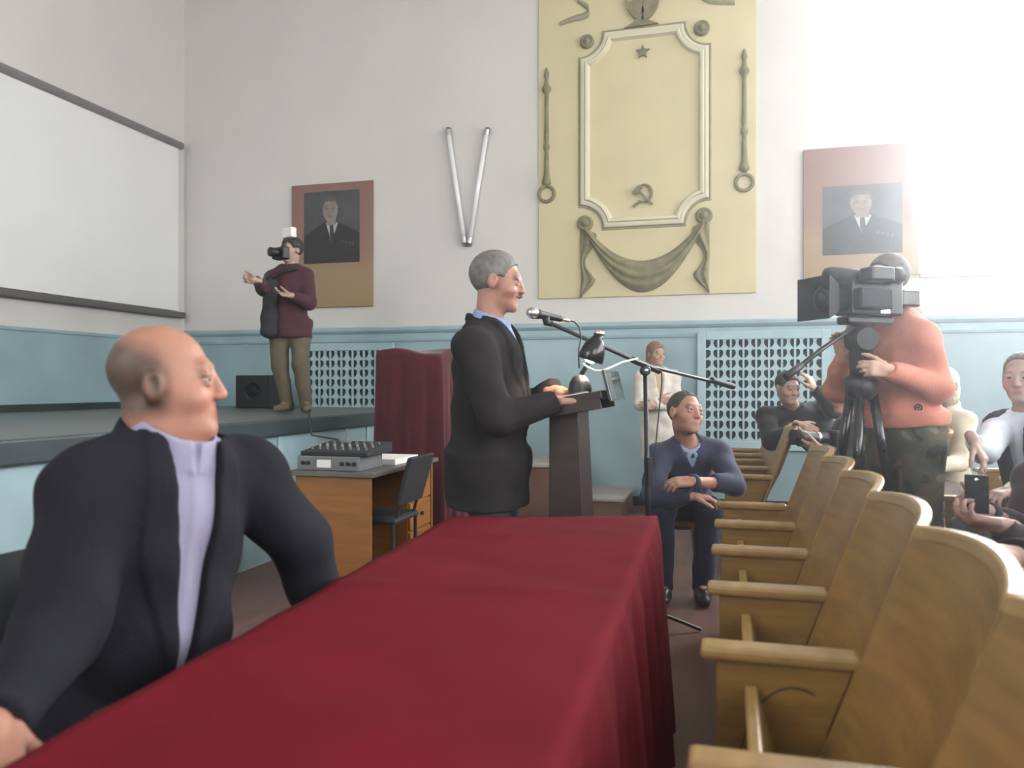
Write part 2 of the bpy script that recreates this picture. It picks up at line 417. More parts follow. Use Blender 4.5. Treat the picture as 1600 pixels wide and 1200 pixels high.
def window(idx, a, b, y, sgn):
    """frame with two leaves and a transom, one object per pane; sgn = +1 when the outside lies towards +Y"""
    ym = y + sgn * 0.16; w = 0.035
    f = MB()
    zt = WIN_Z0 + (WIN_Z1 - WIN_Z0) * .68; xm = (a + b) / 2
    for xa, xb in ((a, a + .07), (xm - .05, xm + .05), (b - .07, b)): f.box((xa, ym - w, WIN_Z0), (xb, ym + w, WIN_Z1))
    for xa, xb in ((a + .07, xm - .05), (xm + .05, b - .07)):
        for za, zb in ((WIN_Z0, WIN_Z0 + .08), (zt - .04, zt + .04), (WIN_Z1 - .08, WIN_Z1)): f.box((xa, ym - w + .004, za), (xb, ym + w - .004, zb))
    o = struct('window_%d' % idx, f, M['win_frame'], origin=(xm, ym, WIN_Z0))
    struct('window_sill', MB().box((a - .06, min(y - sgn * .06, y + sgn * .3), WIN_Z0 - .05), (b + .06, max(y - sgn * .06, y + sgn * .3), WIN_Z0)), M['win_frame'], o, bevel=.008)
    for xa, xb in ((a + .07, xm - .05), (xm + .05, b - .07)):
        for za, zb in ((WIN_Z0 + .08, zt - .04), (zt + .04, WIN_Z1 - .08)):
            obj('pane', MB().box((xa, ym - .003, za), (xb, ym + .003, zb)), M['pane'], o)
for i, (a, b) in enumerate(FAR_WINDOWS): window(i + 1, a, b, Y1, 1)
for i, (a, b) in enumerate(ADDED_NEAR_WINDOWS): window(i + 1 + len(FAR_WINDOWS), a, b, Y0, -1)  # unseen windows added to carry the fill lamps

for i, (a, b) in enumerate(ADDED_RIGHT_WINDOWS):  # unseen right-wall windows, added for their light
    ym = (a + b) / 2; x = X1 + .16; f = MB()
    for ya, yb in ((a, a + .07), (ym - .05, ym + .05), (b - .07, b)): f.box((x - .035, ya, WIN_Z0), (x + .035, yb, WIN_Z1))
    o = struct('window_%d' % (i + 20), f, M['win_frame'], origin=(x, ym, WIN_Z0))
    for ya, yb in ((a + .07, ym - .05), (ym + .05, b - .07)):
        obj('pane', MB().box((x - .003, ya, WIN_Z0), (x + .003, yb, WIN_Z1)), M['pane'], o)
# added haze volume imitating the lens glare round the window
hm_ = bpy.data.materials.new('glare_air'); hm_.use_nodes = True
for n_ in list(hm_.node_tree.nodes): hm_.node_tree.nodes.remove(n_)
ho = hm_.node_tree.nodes.new('ShaderNodeOutputMaterial'); hv = hm_.node_tree.nodes.new('ShaderNodeVolumeScatter')
hv.inputs['Density'].default_value = GLARE_HAZE; hv.inputs['Anisotropy'].default_value = 0.82; hv.inputs['Color'].default_value = (.97, .98, 1, 1)
hm_.node_tree.links.new(hv.outputs[0], ho.inputs['Volume'])
tag(struct('glare_haze', MB().box((X0 + .002, Y0 + .002, .002), (X1 - .002, Y1 - .001, ZC - .002)), hm_), kind='stuff')
tag(bpy.data.objects['glare_haze'], 'added haze hanging in the air of the hall', 'glare_haze')

# moulding that caps the blue dado on the back wall
trim = MB()
prof = [(0, 1.74), (.018, 1.745), (.022, 1.77), (.012, 1.785), (.012, 1.835), (.03, 1.845), (.045, 1.87), (.045, 1.895), (.02, 1.91), (0, 1.915)]
trim.grid([[(x, Y1 - d, z) for d, z in prof] for x in (X0, X1)])
struct('trim_1', trim, M['blue'])
trim2 = MB(); trim2.box((X0, Y0, 1.765), (X0 + .015, Y1, 1.80)); struct('trim_2', trim2, M['blue'], bevel=.004)
struct('baseboard_back', MB().box((-1.0, Y1 - .02, 0), (X1, Y1, .1)), M['iron'])

# --------------------------------------------------------------- stage along the left wall
SX, SZ = -3.13, 1.0
st = thing('stage', ((X0 + SX) / 2, 2, 0), 'raised stage with pale blue front and dark worn boards along the left wall', 'stage')
st['kind'] = 'structure'
obj('stage_front', MB().box((SX - .06, Y0, 0), (SX - .02, Y1, SZ - .1)), M['blue'], st)
top = MB().box((X0, Y0, SZ - .04), (SX - .05, Y1, SZ)); obj('stage_floor', top, M['stage_top'], st)
lip = MB().box((SX - .05, Y0, SZ - .115), (SX + .03, Y1, SZ + .004)); obj('stage_edge', lip, M['stage_lip'], st, bevel=.012)
for y in np.arange(-3.6, 8.2, 1.45):
    obj('front_batten', MB().box((SX - .02, y - .03, 0), (SX - .005, y + .03, SZ - .115)), M['blue_pale'], st)
obj('stage_skirting', MB().box((X0, Y0, SZ), (X0 + .02, Y1, SZ + .07)), M['stage_lip'], st)

# steps from the stage down along the back wall
sp = thing('wooden_steps', (-2.0, 7.8, 0), 'short brown flight of steps descending from stage along the blue wall', 'steps')
for xa, xb, z in ((-3.09, -2.2, .76), (-2.2, -1.5, .50), (-1.5, -0.97, .20)):
    s_ = obj('step', MB().box((xa, 7.35, 0), (xb, Y1 - .03, z - .03)), M['step'], sp)
    obj('tread', MB().box((xa, 7.32, z - .03), (xb + .03, Y1 - .03, z)), M['step_top'], s_, bevel=.006)

# --------------------------------------------------------------- radiator grilles
def grille(px0, px1, py0, py1, cols, rows, label):
    a = PYW(px0, py0); b = PYW(px1, py0); c = PYW((px0 + px1) / 2, py1)
    xa, xb, zb, za = a[0], b[0], (a[2] + b[2]) / 2, c[2]
    g = thing('radiator_grille', ((xa + xb) / 2, Y1, za), label, 'grille')
    y = Y1
    obj('shade_board', MB().box((xa, y - .012, za), (xb, y - .004, zb)), M['niche_shade'], g)  # dark sheet on the wall standing in for the shaded recess
    fr = MB(); w = .085
    for q in (((xa - w, y - .045, za - w), (xa, y - .004, zb + w)), ((xb, y - .045, za - w), (xb + w, y - .004, zb + w)),
              ((xa, y - .045, zb), (xb, y - .004, zb + w)), ((xa, y - .045, za - w), (xb, y - .004, za))): fr.box(*q)
    obj('frame', fr, M['blue_pale'], g, bevel=.005)
    cw = (xb - xa) / cols; ch = (zb - za) / rows
    for i in range(1, cols): obj('bar', MB().box((xa + i * cw - .010, y - .040, za), (xa + i * cw + .010, y - .016, zb)), M['blue_pale'], g)
    half = [(.5, 0), (.5, .16), (.42, .18), (.34, .22), (.24, .32), (.15, .46), (.11, .60), (.11, .80), (.15, .92), (.24, 1.0)]
    outline = half + [(-x, z) for x, z in reversed(half)]
    base = MB().prism([((x) * cw, -.034, z * ch) for x, z in outline], (0, .016, 0))
    first = None
    for i in range(cols):
        for j in range(rows):
            if first is None:
                o = obj('lattice_piece', base, M['blue_pale'], g, local=True); first = o
            else:
                o = first.copy(); COL.objects.link(o); o.parent = g
            o.location = (xa + (i + .5) * cw - BASE[g.name][0], y - BASE[g.name][1], za + j * ch - BASE[g.name][2])
    return g
grille(1103, 1283, 530, 690, 9, 10, 'pale blue ornamental radiator grille behind the man in black')
grille(484, 606, 548, 637, 7, 6, 'pale blue ornamental radiator grille low on wall beside stage photographer')

# --------------------------------------------------------------- cream relief panel
def Wl(px, py, d=0.0):
    q = PYW(px, py); q[1] = Y1 - d; return q
pa = Wl(842, 468); pb = Wl(1182, 457)
PX0, PX1, PZ0 = pa[0], pb[0], (pa[2] + pb[2]) / 2
rp_ = thing('relief_panel', ((PX0 + PX1) / 2, Y1, PZ0), 'tall cream plaster panel with moulded frame, olive swag and torches on back wall', 'wall panel')
obj('panel', MB().box((PX0, Y1 - .02, PZ0), (PX1, Y1 - .002, ZC - .02)), M['cream'], rp_, bevel=.006)
fx0, fx1 = Wl(907, 200)[0], Wl(1108, 200)[0]
fz1, fz0 = Wl(1008, 45)[2], Wl(1008, 354)[2]
def frame_path(o, r=.25, n=8):
    pts = []
    R = r + o; s = math.asin(min(1, o / R))
    cs = [((fx0, fz0), (1, 0), (0, 1)), ((fx0, fz1), (0, -1), (1, 0)), ((fx1, fz1), (-1, 0), (0, -1)), ((fx1, fz0), (0, 1), (-1, 0))]
    for (cx, cz), u, w in cs:
        for i in range(n + 1):
            a = s + (pi / 2 - 2 * s) * i / n
            pts.append((cx + R * (cos(a) * u[0] + sin(a) * w[0]), cz + R * (cos(a) * u[1] + sin(a) * w[1])))
    return pts
fm = MB(); rings = []
for o, d in ((0, .02), (.008, .045), (.03, .052), (.05, .045), (.062, .065), (.085, .06), (.10, .03), (.105, .02)):
    rings.append([(x, Y1 - d, z) for x, z in frame_path(o)] )
rings = [r + [r[0]] for r in rings]
fm.grid(rings); obj('frame_moulding', fm, M['cream_light'], rp_)
ol = MB(); rings = [[(x, Y1 - d, z) for x, z in frame_path(o)] for o, d in ((-.022, .02), (-.018, .03), (-.004, .03), (0, .02))]
ol.grid([r + [r[0]] for r in rings]); obj('frame_outline', ol, M['olive_pale'], rp_)
def rosette(px, py, r):
    c = Wl(px, py, .02)
    mb = MB().lathe([(r, 0), (r, .02), (r * .8, .045), (r * .62, .03), (r * .45, .035), (r * .3, .06), (.004, .065)], c, (0, -1, 0), 20)
    o = obj('rosette', mb, M['olive'], rp_, smooth=True); return o
rosette(918, 67, .075); rosette(1097, 46, .08); rosette(915, 350, .085); rosette(1100, 338, .085)
# star
c = Wl(1005, 83, .02); s_ = MB(); outl = []
for k in range(10):
    a = pi / 2 + k * pi / 5; r = .075 if k % 2 == 0 else .032
    outl.append((c[0] + r * cos(a), Y1 - .022, c[2] + r * sin(a)))
s_.prism(outl, (0, -.025, 0)); obj('star', s_, M['olive'], rp_)
# sickle and crossed hammer
c = Wl(1006, 305, .02)
sk = MB(); outer, inner = [], []
for i in range(15):
    a = RAD(118) - RAD(255) * i / 14
    w = .004 + .026 * sin(pi * min(1, i / 14 * 1.0)) ** .8
    outer.append((c[0] + .01 + .088 * cos(a), Y1 - .022, c[2] + .012 + .098 * sin(a)))
    inner.append((c[0] + .01 + (.088 - w) * cos(a), Y1 - .022, c[2] + .012 + (.098 - w) * sin(a)))
for i in range(14): sk.prism([outer[i], outer[i + 1], inner[i + 1], inner[i]], (0, -.024, 0))
obj('sickle', sk, M['olive'], rp_)
hd = MB().tube([(c[0] - .03, Y1 - .034, c[2] - .072), (c[0] - .085, Y1 - .034, c[2] - .1), (c[0] - .1, Y1 - .034, c[2] - .125)], [.012, .014, .015], 8); obj('sickle_handle', hd, M['olive'], rp_)
hm = MB(); d1 = np.array([.70, 0, -.71]); d2 = np.array([.71, 0, .70])
hm.obox(c + np.array([0.005, -.03, -.02]), d1 * .125, d2 * .011, (0, .01, 0)); hm.obox(c + np.array([-.062, -.034, .048]), d2 * .05, d1 * .022, (0, .014, 0))
obj('hammer', hm, M['olive'], rp_)
# torch staffs with rings
def staff(px, py_top, py_bot, pyr, lab):
    t_ = Wl(px, py_top, .03); b_ = Wl(px, py_bot, .03); r_ = Wl(px, pyr, .03); L_ = t_[2] - b_[2]
    prof = [(.006, 0), (.016, .02), (.03, .06), (.018, .1), (.026, .14), (.05, .17), (.05, .19), (.02, .22), (.022, .45), (.026, .6), (.02, .63), (.036, .66), (.036, .68), (.02, .71), (.026, .8), (.028, .9), (.045, .95), (.05, .98), (.02, 1.0)]
    mb = MB().lathe([(r, -h * L_) for r, h in prof], t_, (0, 0, 1), 12)
    o = obj('torch_staff', mb, M['olive'], rp_, smooth=True)
    obj('staff_ring', MB().tube(arc(r_, .082, 0, 2 * pi, 24, (1, 0, 0), (0, 0, 1))[:-1], .019, 8, closed=True), M['olive'], o, smooth=True)
staff(855, 108, 292, 304, ''); staff(1163, 78, 270, 286, '')
# swag and its tails
A = Wl(916, 352, .02); B = Wl(1099, 340, .02)
rows_ = []
for i in range(33):
    u = i / 32; x = A[0] + (B[0] - A[0]) * u
    zt = A[2] + (B[2] - A[2]) * u - .50 * (4 * u * (1 - u)) * 0.78 - .02
    th = .10 + .30 * sin(pi * u) ** 1.0
    row = []
    for j in range(15):
        v = j / 14
        dep = .006 + .05 * sin(pi * v) ** .5 + .016 * sin(v * 19 + 5 * sin(3 * u) ) * sin(pi * v)
        row.append((x, Y1 - .02 - dep, zt - th * v * .82))
    rows_.append(row)
obj('swag', MB().grid(rows_), M['olive'], rp_, smooth=True)
for px, pt, pb_, s in ((915, 352, 466, 1), (1100, 340, 458, -1)):
    a = Wl(px, pt, .02); b = Wl(px, pb_, .02); rows_ = []
    for i in range(25):
        u = i / 24; z = a[2] + (b[2] - a[2]) * u
        wd = (.10 + .07 * sin(u * 9) * (u > .12) + .05 * u) * (1 if u < .75 else max(.05, (1 - u) / .25))
        row = []
        for j in range(9):
            v = j / 8; row.append((a[0] - s * .055 + s * wd * v, Y1 - .022 - .03 * sin(pi * v) ** .5 - .014 * sin(v * 12 + 6 * u), z))
        rows_.append(row)
    obj('swag_tail', MB().grid(rows_), M['olive'], rp_, smooth=True)
# leaf finial above the frame and two ribbons
c = Wl(1005, 44, .02); fi = MB()
fi.prism([(c[0] - .19, c[1], c[2]), (c[0] + .16, c[1], c[2] + .01), (c[0] + .07, c[1], c[2] + .05), (c[0] + .04, c[1], c[2] + .10), (c[0] - .05, c[1], c[2] + .10), (c[0] - .09, c[1], c[2] + .05)], (0, -.04, 0))
for a, l in ((-38, .30), (-18, .36), (0, .42), (18, .36), (38, .28)):
    d = np.array([sin(RAD(a)), 0, cos(RAD(a))]); e = np.array([cos(RAD(a)), 0, -sin(RAD(a))]); o_ = c + np.array([0, 0, .06])
    fi.prism([o_ - e * .02, o_ + d * l * .35 - e * .05, o_ + d * l * .7 - e * .04, o_ + d * l, o_ + d * l * .7 + e * .04, o_ + d * l * .35 + e * .05, o_ + e * .02], (0, -.03 - .0004 * abs(a), 0))
obj('leaf_finial', fi, M['olive'], rp_)
def ribbon(pts, w):
    q = [Wl(x, y, .02) for x, y in pts]; rows_ = []
    for i, p in enumerate(q):
        t = i / (len(q) - 1); ww = w * (.35 + .65 * sin(pi * min(1, .12 + t * .85)))
        rows_.append([(p[0], Y1 - .022 - .02 * sin(pi * k / 4) ** .5 - .004, p[2] + ww * (k / 4 - .5)) for k in range(5)])
    obj('ribbon', MB().grid(rows_), M['olive_pale'], rp_, smooth=True)
ribbon([(876, 39), (888, 34), (900, 30), (912, 28), (921, 22), (920, 14), (912, 8), (903, 2), (902, -8), (912, -18)], .075)
ribbon([(1148, 6), (1136, 4), (1122, 3), (1108, 1), (1096, -4), (1092, -14), (1100, -24)], .09)

# --------------------------------------------------------------- portraits
pm = [mat('portrait_backdrop', (0.075, 0.078, 0.085), 0.5, 0.25, 5), mat('portrait_suit', (0.028, 0.026, 0.03), 0.5, 0.3, 14),
      mat('portrait_skin', (0.25, 0.205, 0.18), 0.5, 0.25, 16), mat('portrait_shirt', (0.45, 0.46, 0.47), 0.5, 0.08, 8),
      mat('portrait_tie', (0.035, 0.035, 0.045), 0.5, 0.2, 20), mat('portrait_hair', (0.10, 0.095, 0.09), 0.5, 0.2, 16)]
def portrait(ax, az, bx, bz, u0, u1, v0, v1, label):
    g = thing('portrait', ((ax + bx) / 2, Y1, az), label, 'portrait')
    obj('board', MB().box((ax, Y1 - .035, az), (bx, Y1 - .002, bz)), M['board_red'], g, bevel=.004)
    px0, px1, pz0, pz1 = ax + (bx - ax) * u0, ax + (bx - ax) * u1, az + (bz - az) * v0, az + (bz - az) * v1
    w, h = px1 - px0, pz1 - pz0; cx = px0 + w * .48
    mb = MB(); y = Y1 - .036
    def poly(pts, m, lay): mb.cur = m; mb.prism([(px0 + w * x, y - lay * .0015, pz0 + h * z) for x, z in pts], (0, -.0015, 0))
    poly([(0, 0), (1, 0), (1, 1), (0, 1)], 0, 0)
    poly([(0.0, 0), (1, 0), (1, .40), (.86, .47), (.68, .53), (.60, .58), (.38, .58), (.30, .53), (.12, .45), (0, .38)], 1, 1)
    poly([(.40, .56), (.50, .30), (.62, .55), (.56, .58), (.46, .58)], 3, 2)
    poly([(.475, .53), (.53, .53), (.555, .36), (.51, .28), (.475, .38)], 4, 3)
    def el(cx_, cz_, rx, rz, n=18, a0=0, a1=2 * pi): return [(cx_ + rx * cos(a0 + (a1 - a0) * k / n), cz_ + rz * sin(a0 + (a1 - a0) * k / n)) for k in range(n + (0 if a1 - a0 > 6.2 else 1))]
    poly(el(.485, .80, .155, .13), 5, 2)
    poly([(.42, .62), (.42, .53), (.59, .53), (.58, .62)], 2, 3)
    poly(el(.485, .73, .135, .165), 2, 4)
    poly(el(.485, .855, .125, .05, 12, 0, pi), 5, 5)
    for ex in (.43, .54): poly(el(ex, .755, .028, .012, 8), 5, 5)
    poly([(.475, .75), (.47, .69), (.51, .69), (.50, .75)], 0, 5) if False else None
    poly(el(.487, .645, .04, .008, 8), 5, 5)
    for k in range(4): poly(el(.70 + .06 * k, .30 - .015 * k, .02, .025, 8), 5, 2)
    obj('print', mb, pm, g)
a, b = PYW(458, 300), PYW(584, 300)
portrait(a[0], 2.15, b[0], 3.58, .16, .845, .355, .935, 'rose and ochre framed portrait of a man in dark suit, behind stage photographer')
a = PYW(1255, 300)
portrait(a[0], 2.30, a[0] + 1.03, 3.56, .17, .86, .17, .70, 'washed-out framed portrait beside the bright window')

# --------------------------------------------------------------- fluorescent tubes in a V on the wall
for p, q, lab in (((702, 205), (728, 381), 'left white fluorescent tube of the V on the wall'), ((763, 205), (735, 381), 'right white fluorescent tube of the V on the wall')):
    a, b = Wl(*p, .05), Wl(*q, .05)
    g = thing('fluorescent_tube', (a + b) / 2, lab, 'lamp', 'tubes forming a V')
    d = (b - a) / np.linalg.norm(b - a)
    obj('glass_tube', MB().tube([a + d * .03, b - d * .03], .027, 12), M['tube'], g, smooth=True)
    for e, s in ((a, 1), (b, -1)):
        cp = obj('end_cap', MB().tube([e, e + s * d * .06], .031, 12), M['metal'], g)
        obj('bracket', MB().box((e[0] - .02, Y1 - .05, e[2] - .03), (e[0] + .02, Y1 - .002, e[2] + .03)), M['grey_case'], g)

# --------------------------------------------------------------- projection screen on the left wall
sc_ = thing('projection_screen', (X0 + .05, 4, 2.1), 'large white projection screen hanging on the left wall above the stage', 'screen')
obj('screen_fabric', MB().box((X0 + .05, -1.5, 2.14), (X0 + .056, 8.12, 4.10)), M['screen'], sc_)
obj('roller_case', MB().tube([(X0 + .06, -1.6, 4.13), (X0 + .06, 8.17, 4.13)], .045, 12), M['screen_bar'], sc_, smooth=True)
obj('weight_bar', MB().box((X0 + .03, -1.6, 2.06), (X0 + .09, 8.22, 2.13)), M['screen_bar_dark'], sc_, bevel=.01)

# --------------------------------------------------------------- table and its red cloth
NR, NL, FR, FL = np.array([-.205, .45]), np.array([-.905, .45]), np.array([-.268, 3.085]), np.array([-1.018, 2.84])
TZ = .75
tb = thing('conference_table', (-.6, 1.7, 0), 'long table hidden beneath the crimson tablecloth', 'table')
ctr2 = (NR + NL + FR + FL) / 4
ins = [ctr2 + (c_ - ctr2) * .97 for c_ in (NR, FR, FL, NL)]
obj('table_top', MB().prism([(c_[0], c_[1], TZ - .045) for c_ in ins], (0, 0, .03)), M['desk'], tb)
for c_ in ins:
    q = ctr2 + (c_ - ctr2) * .9
    obj('leg', MB().box((q[0] - .025, q[1] - .025, 0), (q[0] + .025, q[1] + .025, TZ - .045)), M['desk'], tb)
def cloth():
    nu, nv = 28, 70; mb = MB(); rows_ = []
    def topz(u, v, x, y):
        ridge = .007 * math.exp(-((y - 1.86 - .05 * (u - .5)) / .03) ** 2) + .003 * math.exp(-((y - 2.55) / .05) ** 2)
        return TZ + ridge + .0025 * sin(7 * x + 3 * y) * sin(4 * y - 2 * x) + .0015 * sin(23 * y + 9 * x)
    for j in range(nv + 1):
        v = j / nv; row = []
        for i in range(nu + 1):
            u = i / nu
            q = (NL * (1 - u) + NR * u) * (1 - v) + (FL * (1 - u) + FR * u) * v
            row.append((q[0], q[1], topz(u, v, q[0], q[1])))
        rows_.append(row)
    mb.grid(rows_); w = nu + 1
    loop = [j * w + nu for j in range(nv + 1)] + [nv * w + i for i in range(nu - 1, -1, -1)] + [j * w for j in range(nv - 1, -1, -1)] + [i for i in range(1, nu)]
    pts = [np.array(mb.v[i]) for i in loop]; n = len(pts); nd = 22
    s = [0]
    for k in range(1, n): s.append(s[-1] + np.linalg.norm(pts[k] - pts[k - 1]))
    prev = loop
    for d in range(1, nd + 1):
        t = d / nd; cur = []
        for k in range(n):
            a, b = pts[k - 1], pts[(k + 1) % n]; tg = (b - a)[:2]; tg /= np.linalg.norm(tg) + 1e-9
            nrm = np.array([tg[1], -tg[0]])
            off = .012 * min(1, t * 6) + .035 * t + (.030 * sin(s[k] * 21 + 2.2 * sin(s[k] * 3.1)) + .014 * sin(s[k] * 47 + 1)) * t ** .7
            z = TZ - .004 - (TZ - .03) * t ** 1.15
            off = max(off, .006)
            cur.append(len(mb.v)); mb.v.append((pts[k][0] + nrm[0] * off, pts[k][1] + nrm[1] * off, z))
        for k in range(n):
            k2 = (k + 1) % n; mb.f.append((prev[k], cur[k], cur[k2], prev[k2])); mb.m.append(0)
        prev = cur
    return mb
tag(obj('tablecloth', cloth(), M['red_cloth'], None, origin=(-.6, 1.7, 0), smooth=True), 'crimson cloth covering the long table and hanging to the floor', 'tablecloth')

# --------------------------------------------------------------- auditorium seats
PITCH = .57
def seat_parts(root, folded=True, right_panel=False):
    outline = [(-.03, 0), (-.03, .632), (.262, .632), (.205, .48), (.20, .30), (.26, 0)]
    def panel(y): obj('side_panel', MB().prism([(x, y - .014, z) for x, z in outline], (0, .028, 0)), M['ply'], root, local=True, bevel=.003)
    def rest(y): obj('armrest', MB().box((-.065, y - .036, .630), (.275, y + .036, .662)), M['ply_top'], root, local=True, bevel=.011)
    panel(.037); rest(.037)
    if right_panel: panel(PITCH + .037); rest(PITCH + .037)
    if folded:
        mb = MB().prism([(.03, .056, .585), (.058, .056, .588), (.165, .056, .20), (.135, .056, .19)], (0, PITCH - .06, 0))
    else:
        mb = MB().prism([(-.22, .056, .445), (-.20, .056, .462), (.20, .056, .43), (.20, .056, .40), (-.20, .056, .425)], (0, PITCH - .06, 0))
    obj('seat_board', mb, M['ply_top'], root, local=True, bevel=.006)
    # bowed plywood back
    def back(y0, y1, zs, thick, front):
        n = 12; ff, bb = [], []
        for i in range(n + 1):
            v = i / n; y = y0 + (y1 - y0) * v; bow = .052 * (1 - (2 * v - 1) ** 2)
            zt = .018 * (1 - (2 * v - 1) ** 2)
            rowf, rowb = [], []
            for z in zs:
                x = .175 + (z - .40) * .37 + bow * min(1, max(.3, (z - .36) / .3)); zz = z + zt * (z - .36) / .6
                rowf.append((x - front, y, zz)); rowb.append((x + thick, y, zz))
            ff.append(rowf); bb.append(rowb)
        mb = MB().grid(ff).grid(bb)
        m = len(zs)
        g = lambda i, j, s: s * (n + 1) * m + i * m + j
        for i in range(n):
            mb.f += [(g(i, 0, 0), g(i + 1, 0, 0), g(i + 1, 0, 1), g(i, 0, 1)), (g(i, m - 1, 0), g(i + 1, m - 1, 0), g(i + 1, m - 1, 1), g(i, m - 1, 1))]; mb.m += [0, 0]
        for j in range(m - 1):
            mb.f += [(g(0, j, 0), g(0, j + 1, 0), g(0, j + 1, 1), g(0, j, 1)), (g(n, j, 0), g(n, j + 1, 0), g(n, j + 1, 1), g(n, j, 1))]; mb.m += [0, 0]
        return mb
    obj('backrest', back(.004, PITCH - .004, list(np.linspace(.36, .935, 7)), .014, 0.0), M['ply'], root, local=True, bevel=.002)
    obj('top_rail', back(.002, PITCH - .002, [.925, .955], .024, .004), M['ply_top'], root, local=True, bevel=.006)
    for y in (.037, PITCH + .037) if right_panel else (.037,):
        obj('foot_iron', MB().box((-.02, y - .022, 0), (.25, y + .022, .05)), M['iron'], root, local=True, bevel=.004)
def seat_proto(folded, rp=False):
    g = thing('theatre_seat', (0, 0, 0), 'x', 'chair'); seat_parts(g, folded, rp); return g
protos = {}
def place_seat(x, y, folded, label, group, rp=False):
    k = (folded, rp)
    if k not in protos: g = protos[k] = seat_proto(folded, rp)
    else: g = copy_tree(protos[k])
    g.location = (x, y, 0); BASE[g.name] = np.array((x, y, 0.0)); tag(g, label, 'chair', group); return g
ROW1 = ['nearest empty plywood seat, cut off at the right edge, of the front row',
        'second nearest empty plywood front-row seat, with curved groove on its side panel',
        'third empty plywood front-row seat counted from the camera',
        'fourth empty plywood front-row seat counted from the camera',
        'fifth empty plywood front-row seat, before the last one',
        'farthest empty plywood seat of the near front-row block, by the tripod']
row1 = []
for k in range(6):
    row1.append(place_seat(0, .70 + PITCH * k, True, ROW1[k], 'folding seats of the near front-row block', rp=(k == 5)))
gx = MB().tube([(.14 + .12 * cos(a), .70 + 2 * PITCH + .037 - .0145, .37 + .21 * sin(a)) for a in np.linspace(RAD(70), RAD(215), 18)], .0028, 6)
obj('panel_groove', gx, M['ply_dark'], row1[2])
for k, lab in enumerate(['end seat of the far front-row block, its orange-lit side panel facing the camera', 'second seat of the far front-row block, beyond the orange-lit panel', 'third seat of the far front-row block, near the radiator grille', 'last seat of the far front-row block, against the radiator wall']):
    place_seat(0, 5.42 + PITCH * k, True, lab, 'folding seats of the far front-row block', rp=(k == 3))
R2X = 1.15
ROW2 = ['seat behind the front row under the person in black at right edge', 'seat behind the front row, left of the black-sleeved arm', 'seat under the person holding a black phone', 'seat between the phone holder and the waistcoat man', 'empty seat in front of the waistcoat man', 'seat under the man in waistcoat and pale shirt']
for k in range(6):
    place_seat(R2X, 1.27 + PITCH * k, False, ROW2[k], 'second-row seats, near block', rp=(k == 5))
for k, lab in enumerate(['second-row seat beyond the cameraman', 'second-row seat of the man in black', 'second-row seat against the far wall']):
    place_seat(.92, 5.42 + PITCH * k, False, lab, 'second-row seats, far block', rp=(k == 2))
place_seat(1.75, 5.75, False, 'third-row seat under the fair-haired person in white', 'third-row seats', rp=True)

# --------------------------------------------------------------- two dark upholstered chairs behind the table
def office_chair(name, x, y, rz, label):
    g = thing(name, (x, y, 0), label, 'chair'); g.rotation_euler = (0, 0, rz)
    rows_ = []
    def cushion(w, h, t, f):
        mb = MB(); n = 10
        for s in (1, -1):
            rws = []
            for i in range(n + 1):
                r = []
                for j in range(n + 1):
                    a, b = i / n * 2 - 1, j / n * 2 - 1
                    e = (1 - abs(a) ** 6) ** .25 * (1 - abs(b) ** 6) ** .25 if abs(a) < 1 and abs(b) < 1 else 0
                    r.append(f(a * w, b * h, s * t * e))
                rws.append(r)
            mb.grid(rws)
        return mb
    obj('seat', cushion(.23, .22, .04, lambda a, b, c: (a, b, .45 + c)), M['black_matte'], g, local=True, smooth=True)
    obj('backrest', cushion(.235, .22, .035, lambda a, b, c: (-.24 + c - b * .12, a, .64 + b)), M['black_matte'], g, local=True, smooth=True)
    for sx in (-.2, .2):
        for sy in (-.2, .2):
            obj('leg', MB().tube([(sx, sy, .43), (sx * 1.1, sy * 1.1, 0)], .012, 8), M['iron'], g, local=True)
    for sy in (-.2, .2):
        obj('back_post', MB().tube([(-.2, sy, .43), (-.245, sy, .6), (-.27, sy, .78)], .011, 8), M['iron'], g, local=True)
    return g
office_chair('upholstered_chair', -1.36, 1.44, RAD(-4), 'dark upholstered chair under the seated bald man')

# --------------------------------------------------------------- desk with sound equipment
DX0, DX1, DY0, DY1, DZ = -2.46, -1.98, 4.16, 5.15, .75
dk = thing('writing_desk', ((DX0 + DX1) / 2, (DY0 + DY1) / 2, 0), 'orange-brown wooden desk carrying sound equipment beside the stage', 'desk')
obj('desk_top', MB().box((DX0 - .03, DY0 - .03, DZ - .028), (DX1 + .03, DY1 + .03, DZ)), M['desk_top'], dk, bevel=.004)
obj('end_panel', MB().box((DX0, DY0, 0), (DX1, DY0 + .025, DZ - .028)), M['desk'], dk, bevel=.002)
obj('end_panel', MB().box((DX0, DY1 - .025, 0), (DX1, DY1, DZ - .028)), M['desk'], dk, bevel=.002)
obj('modesty_panel', MB().box((DX0 + .02, DY0 + .025, .15), (DX0 + .04, DY1 - .025, DZ - .028)), M['desk'], dk)
dr = obj('pedestal', MB().box((DX0 + .04, DY1 - .40, .08), (DX1 - .02, DY1 - .025, DZ - .028)), M['desk'], dk)
for k in range(3):
    z = .12 + k * .19
    d_ = obj('drawer', MB().box((DX1 - .02, DY1 - .39, z), (DX1 - .004, DY1 - .035, z + .175)), M['desk'], dr, bevel=.003)
    obj('knob', MB().lathe([(.008, 0), (.014, .012), (.012, .02), (.003, .023)], (DX1 - .004, DY1 - .21, z + .09), (1, 0, 0), 10), M['iron'], d_)
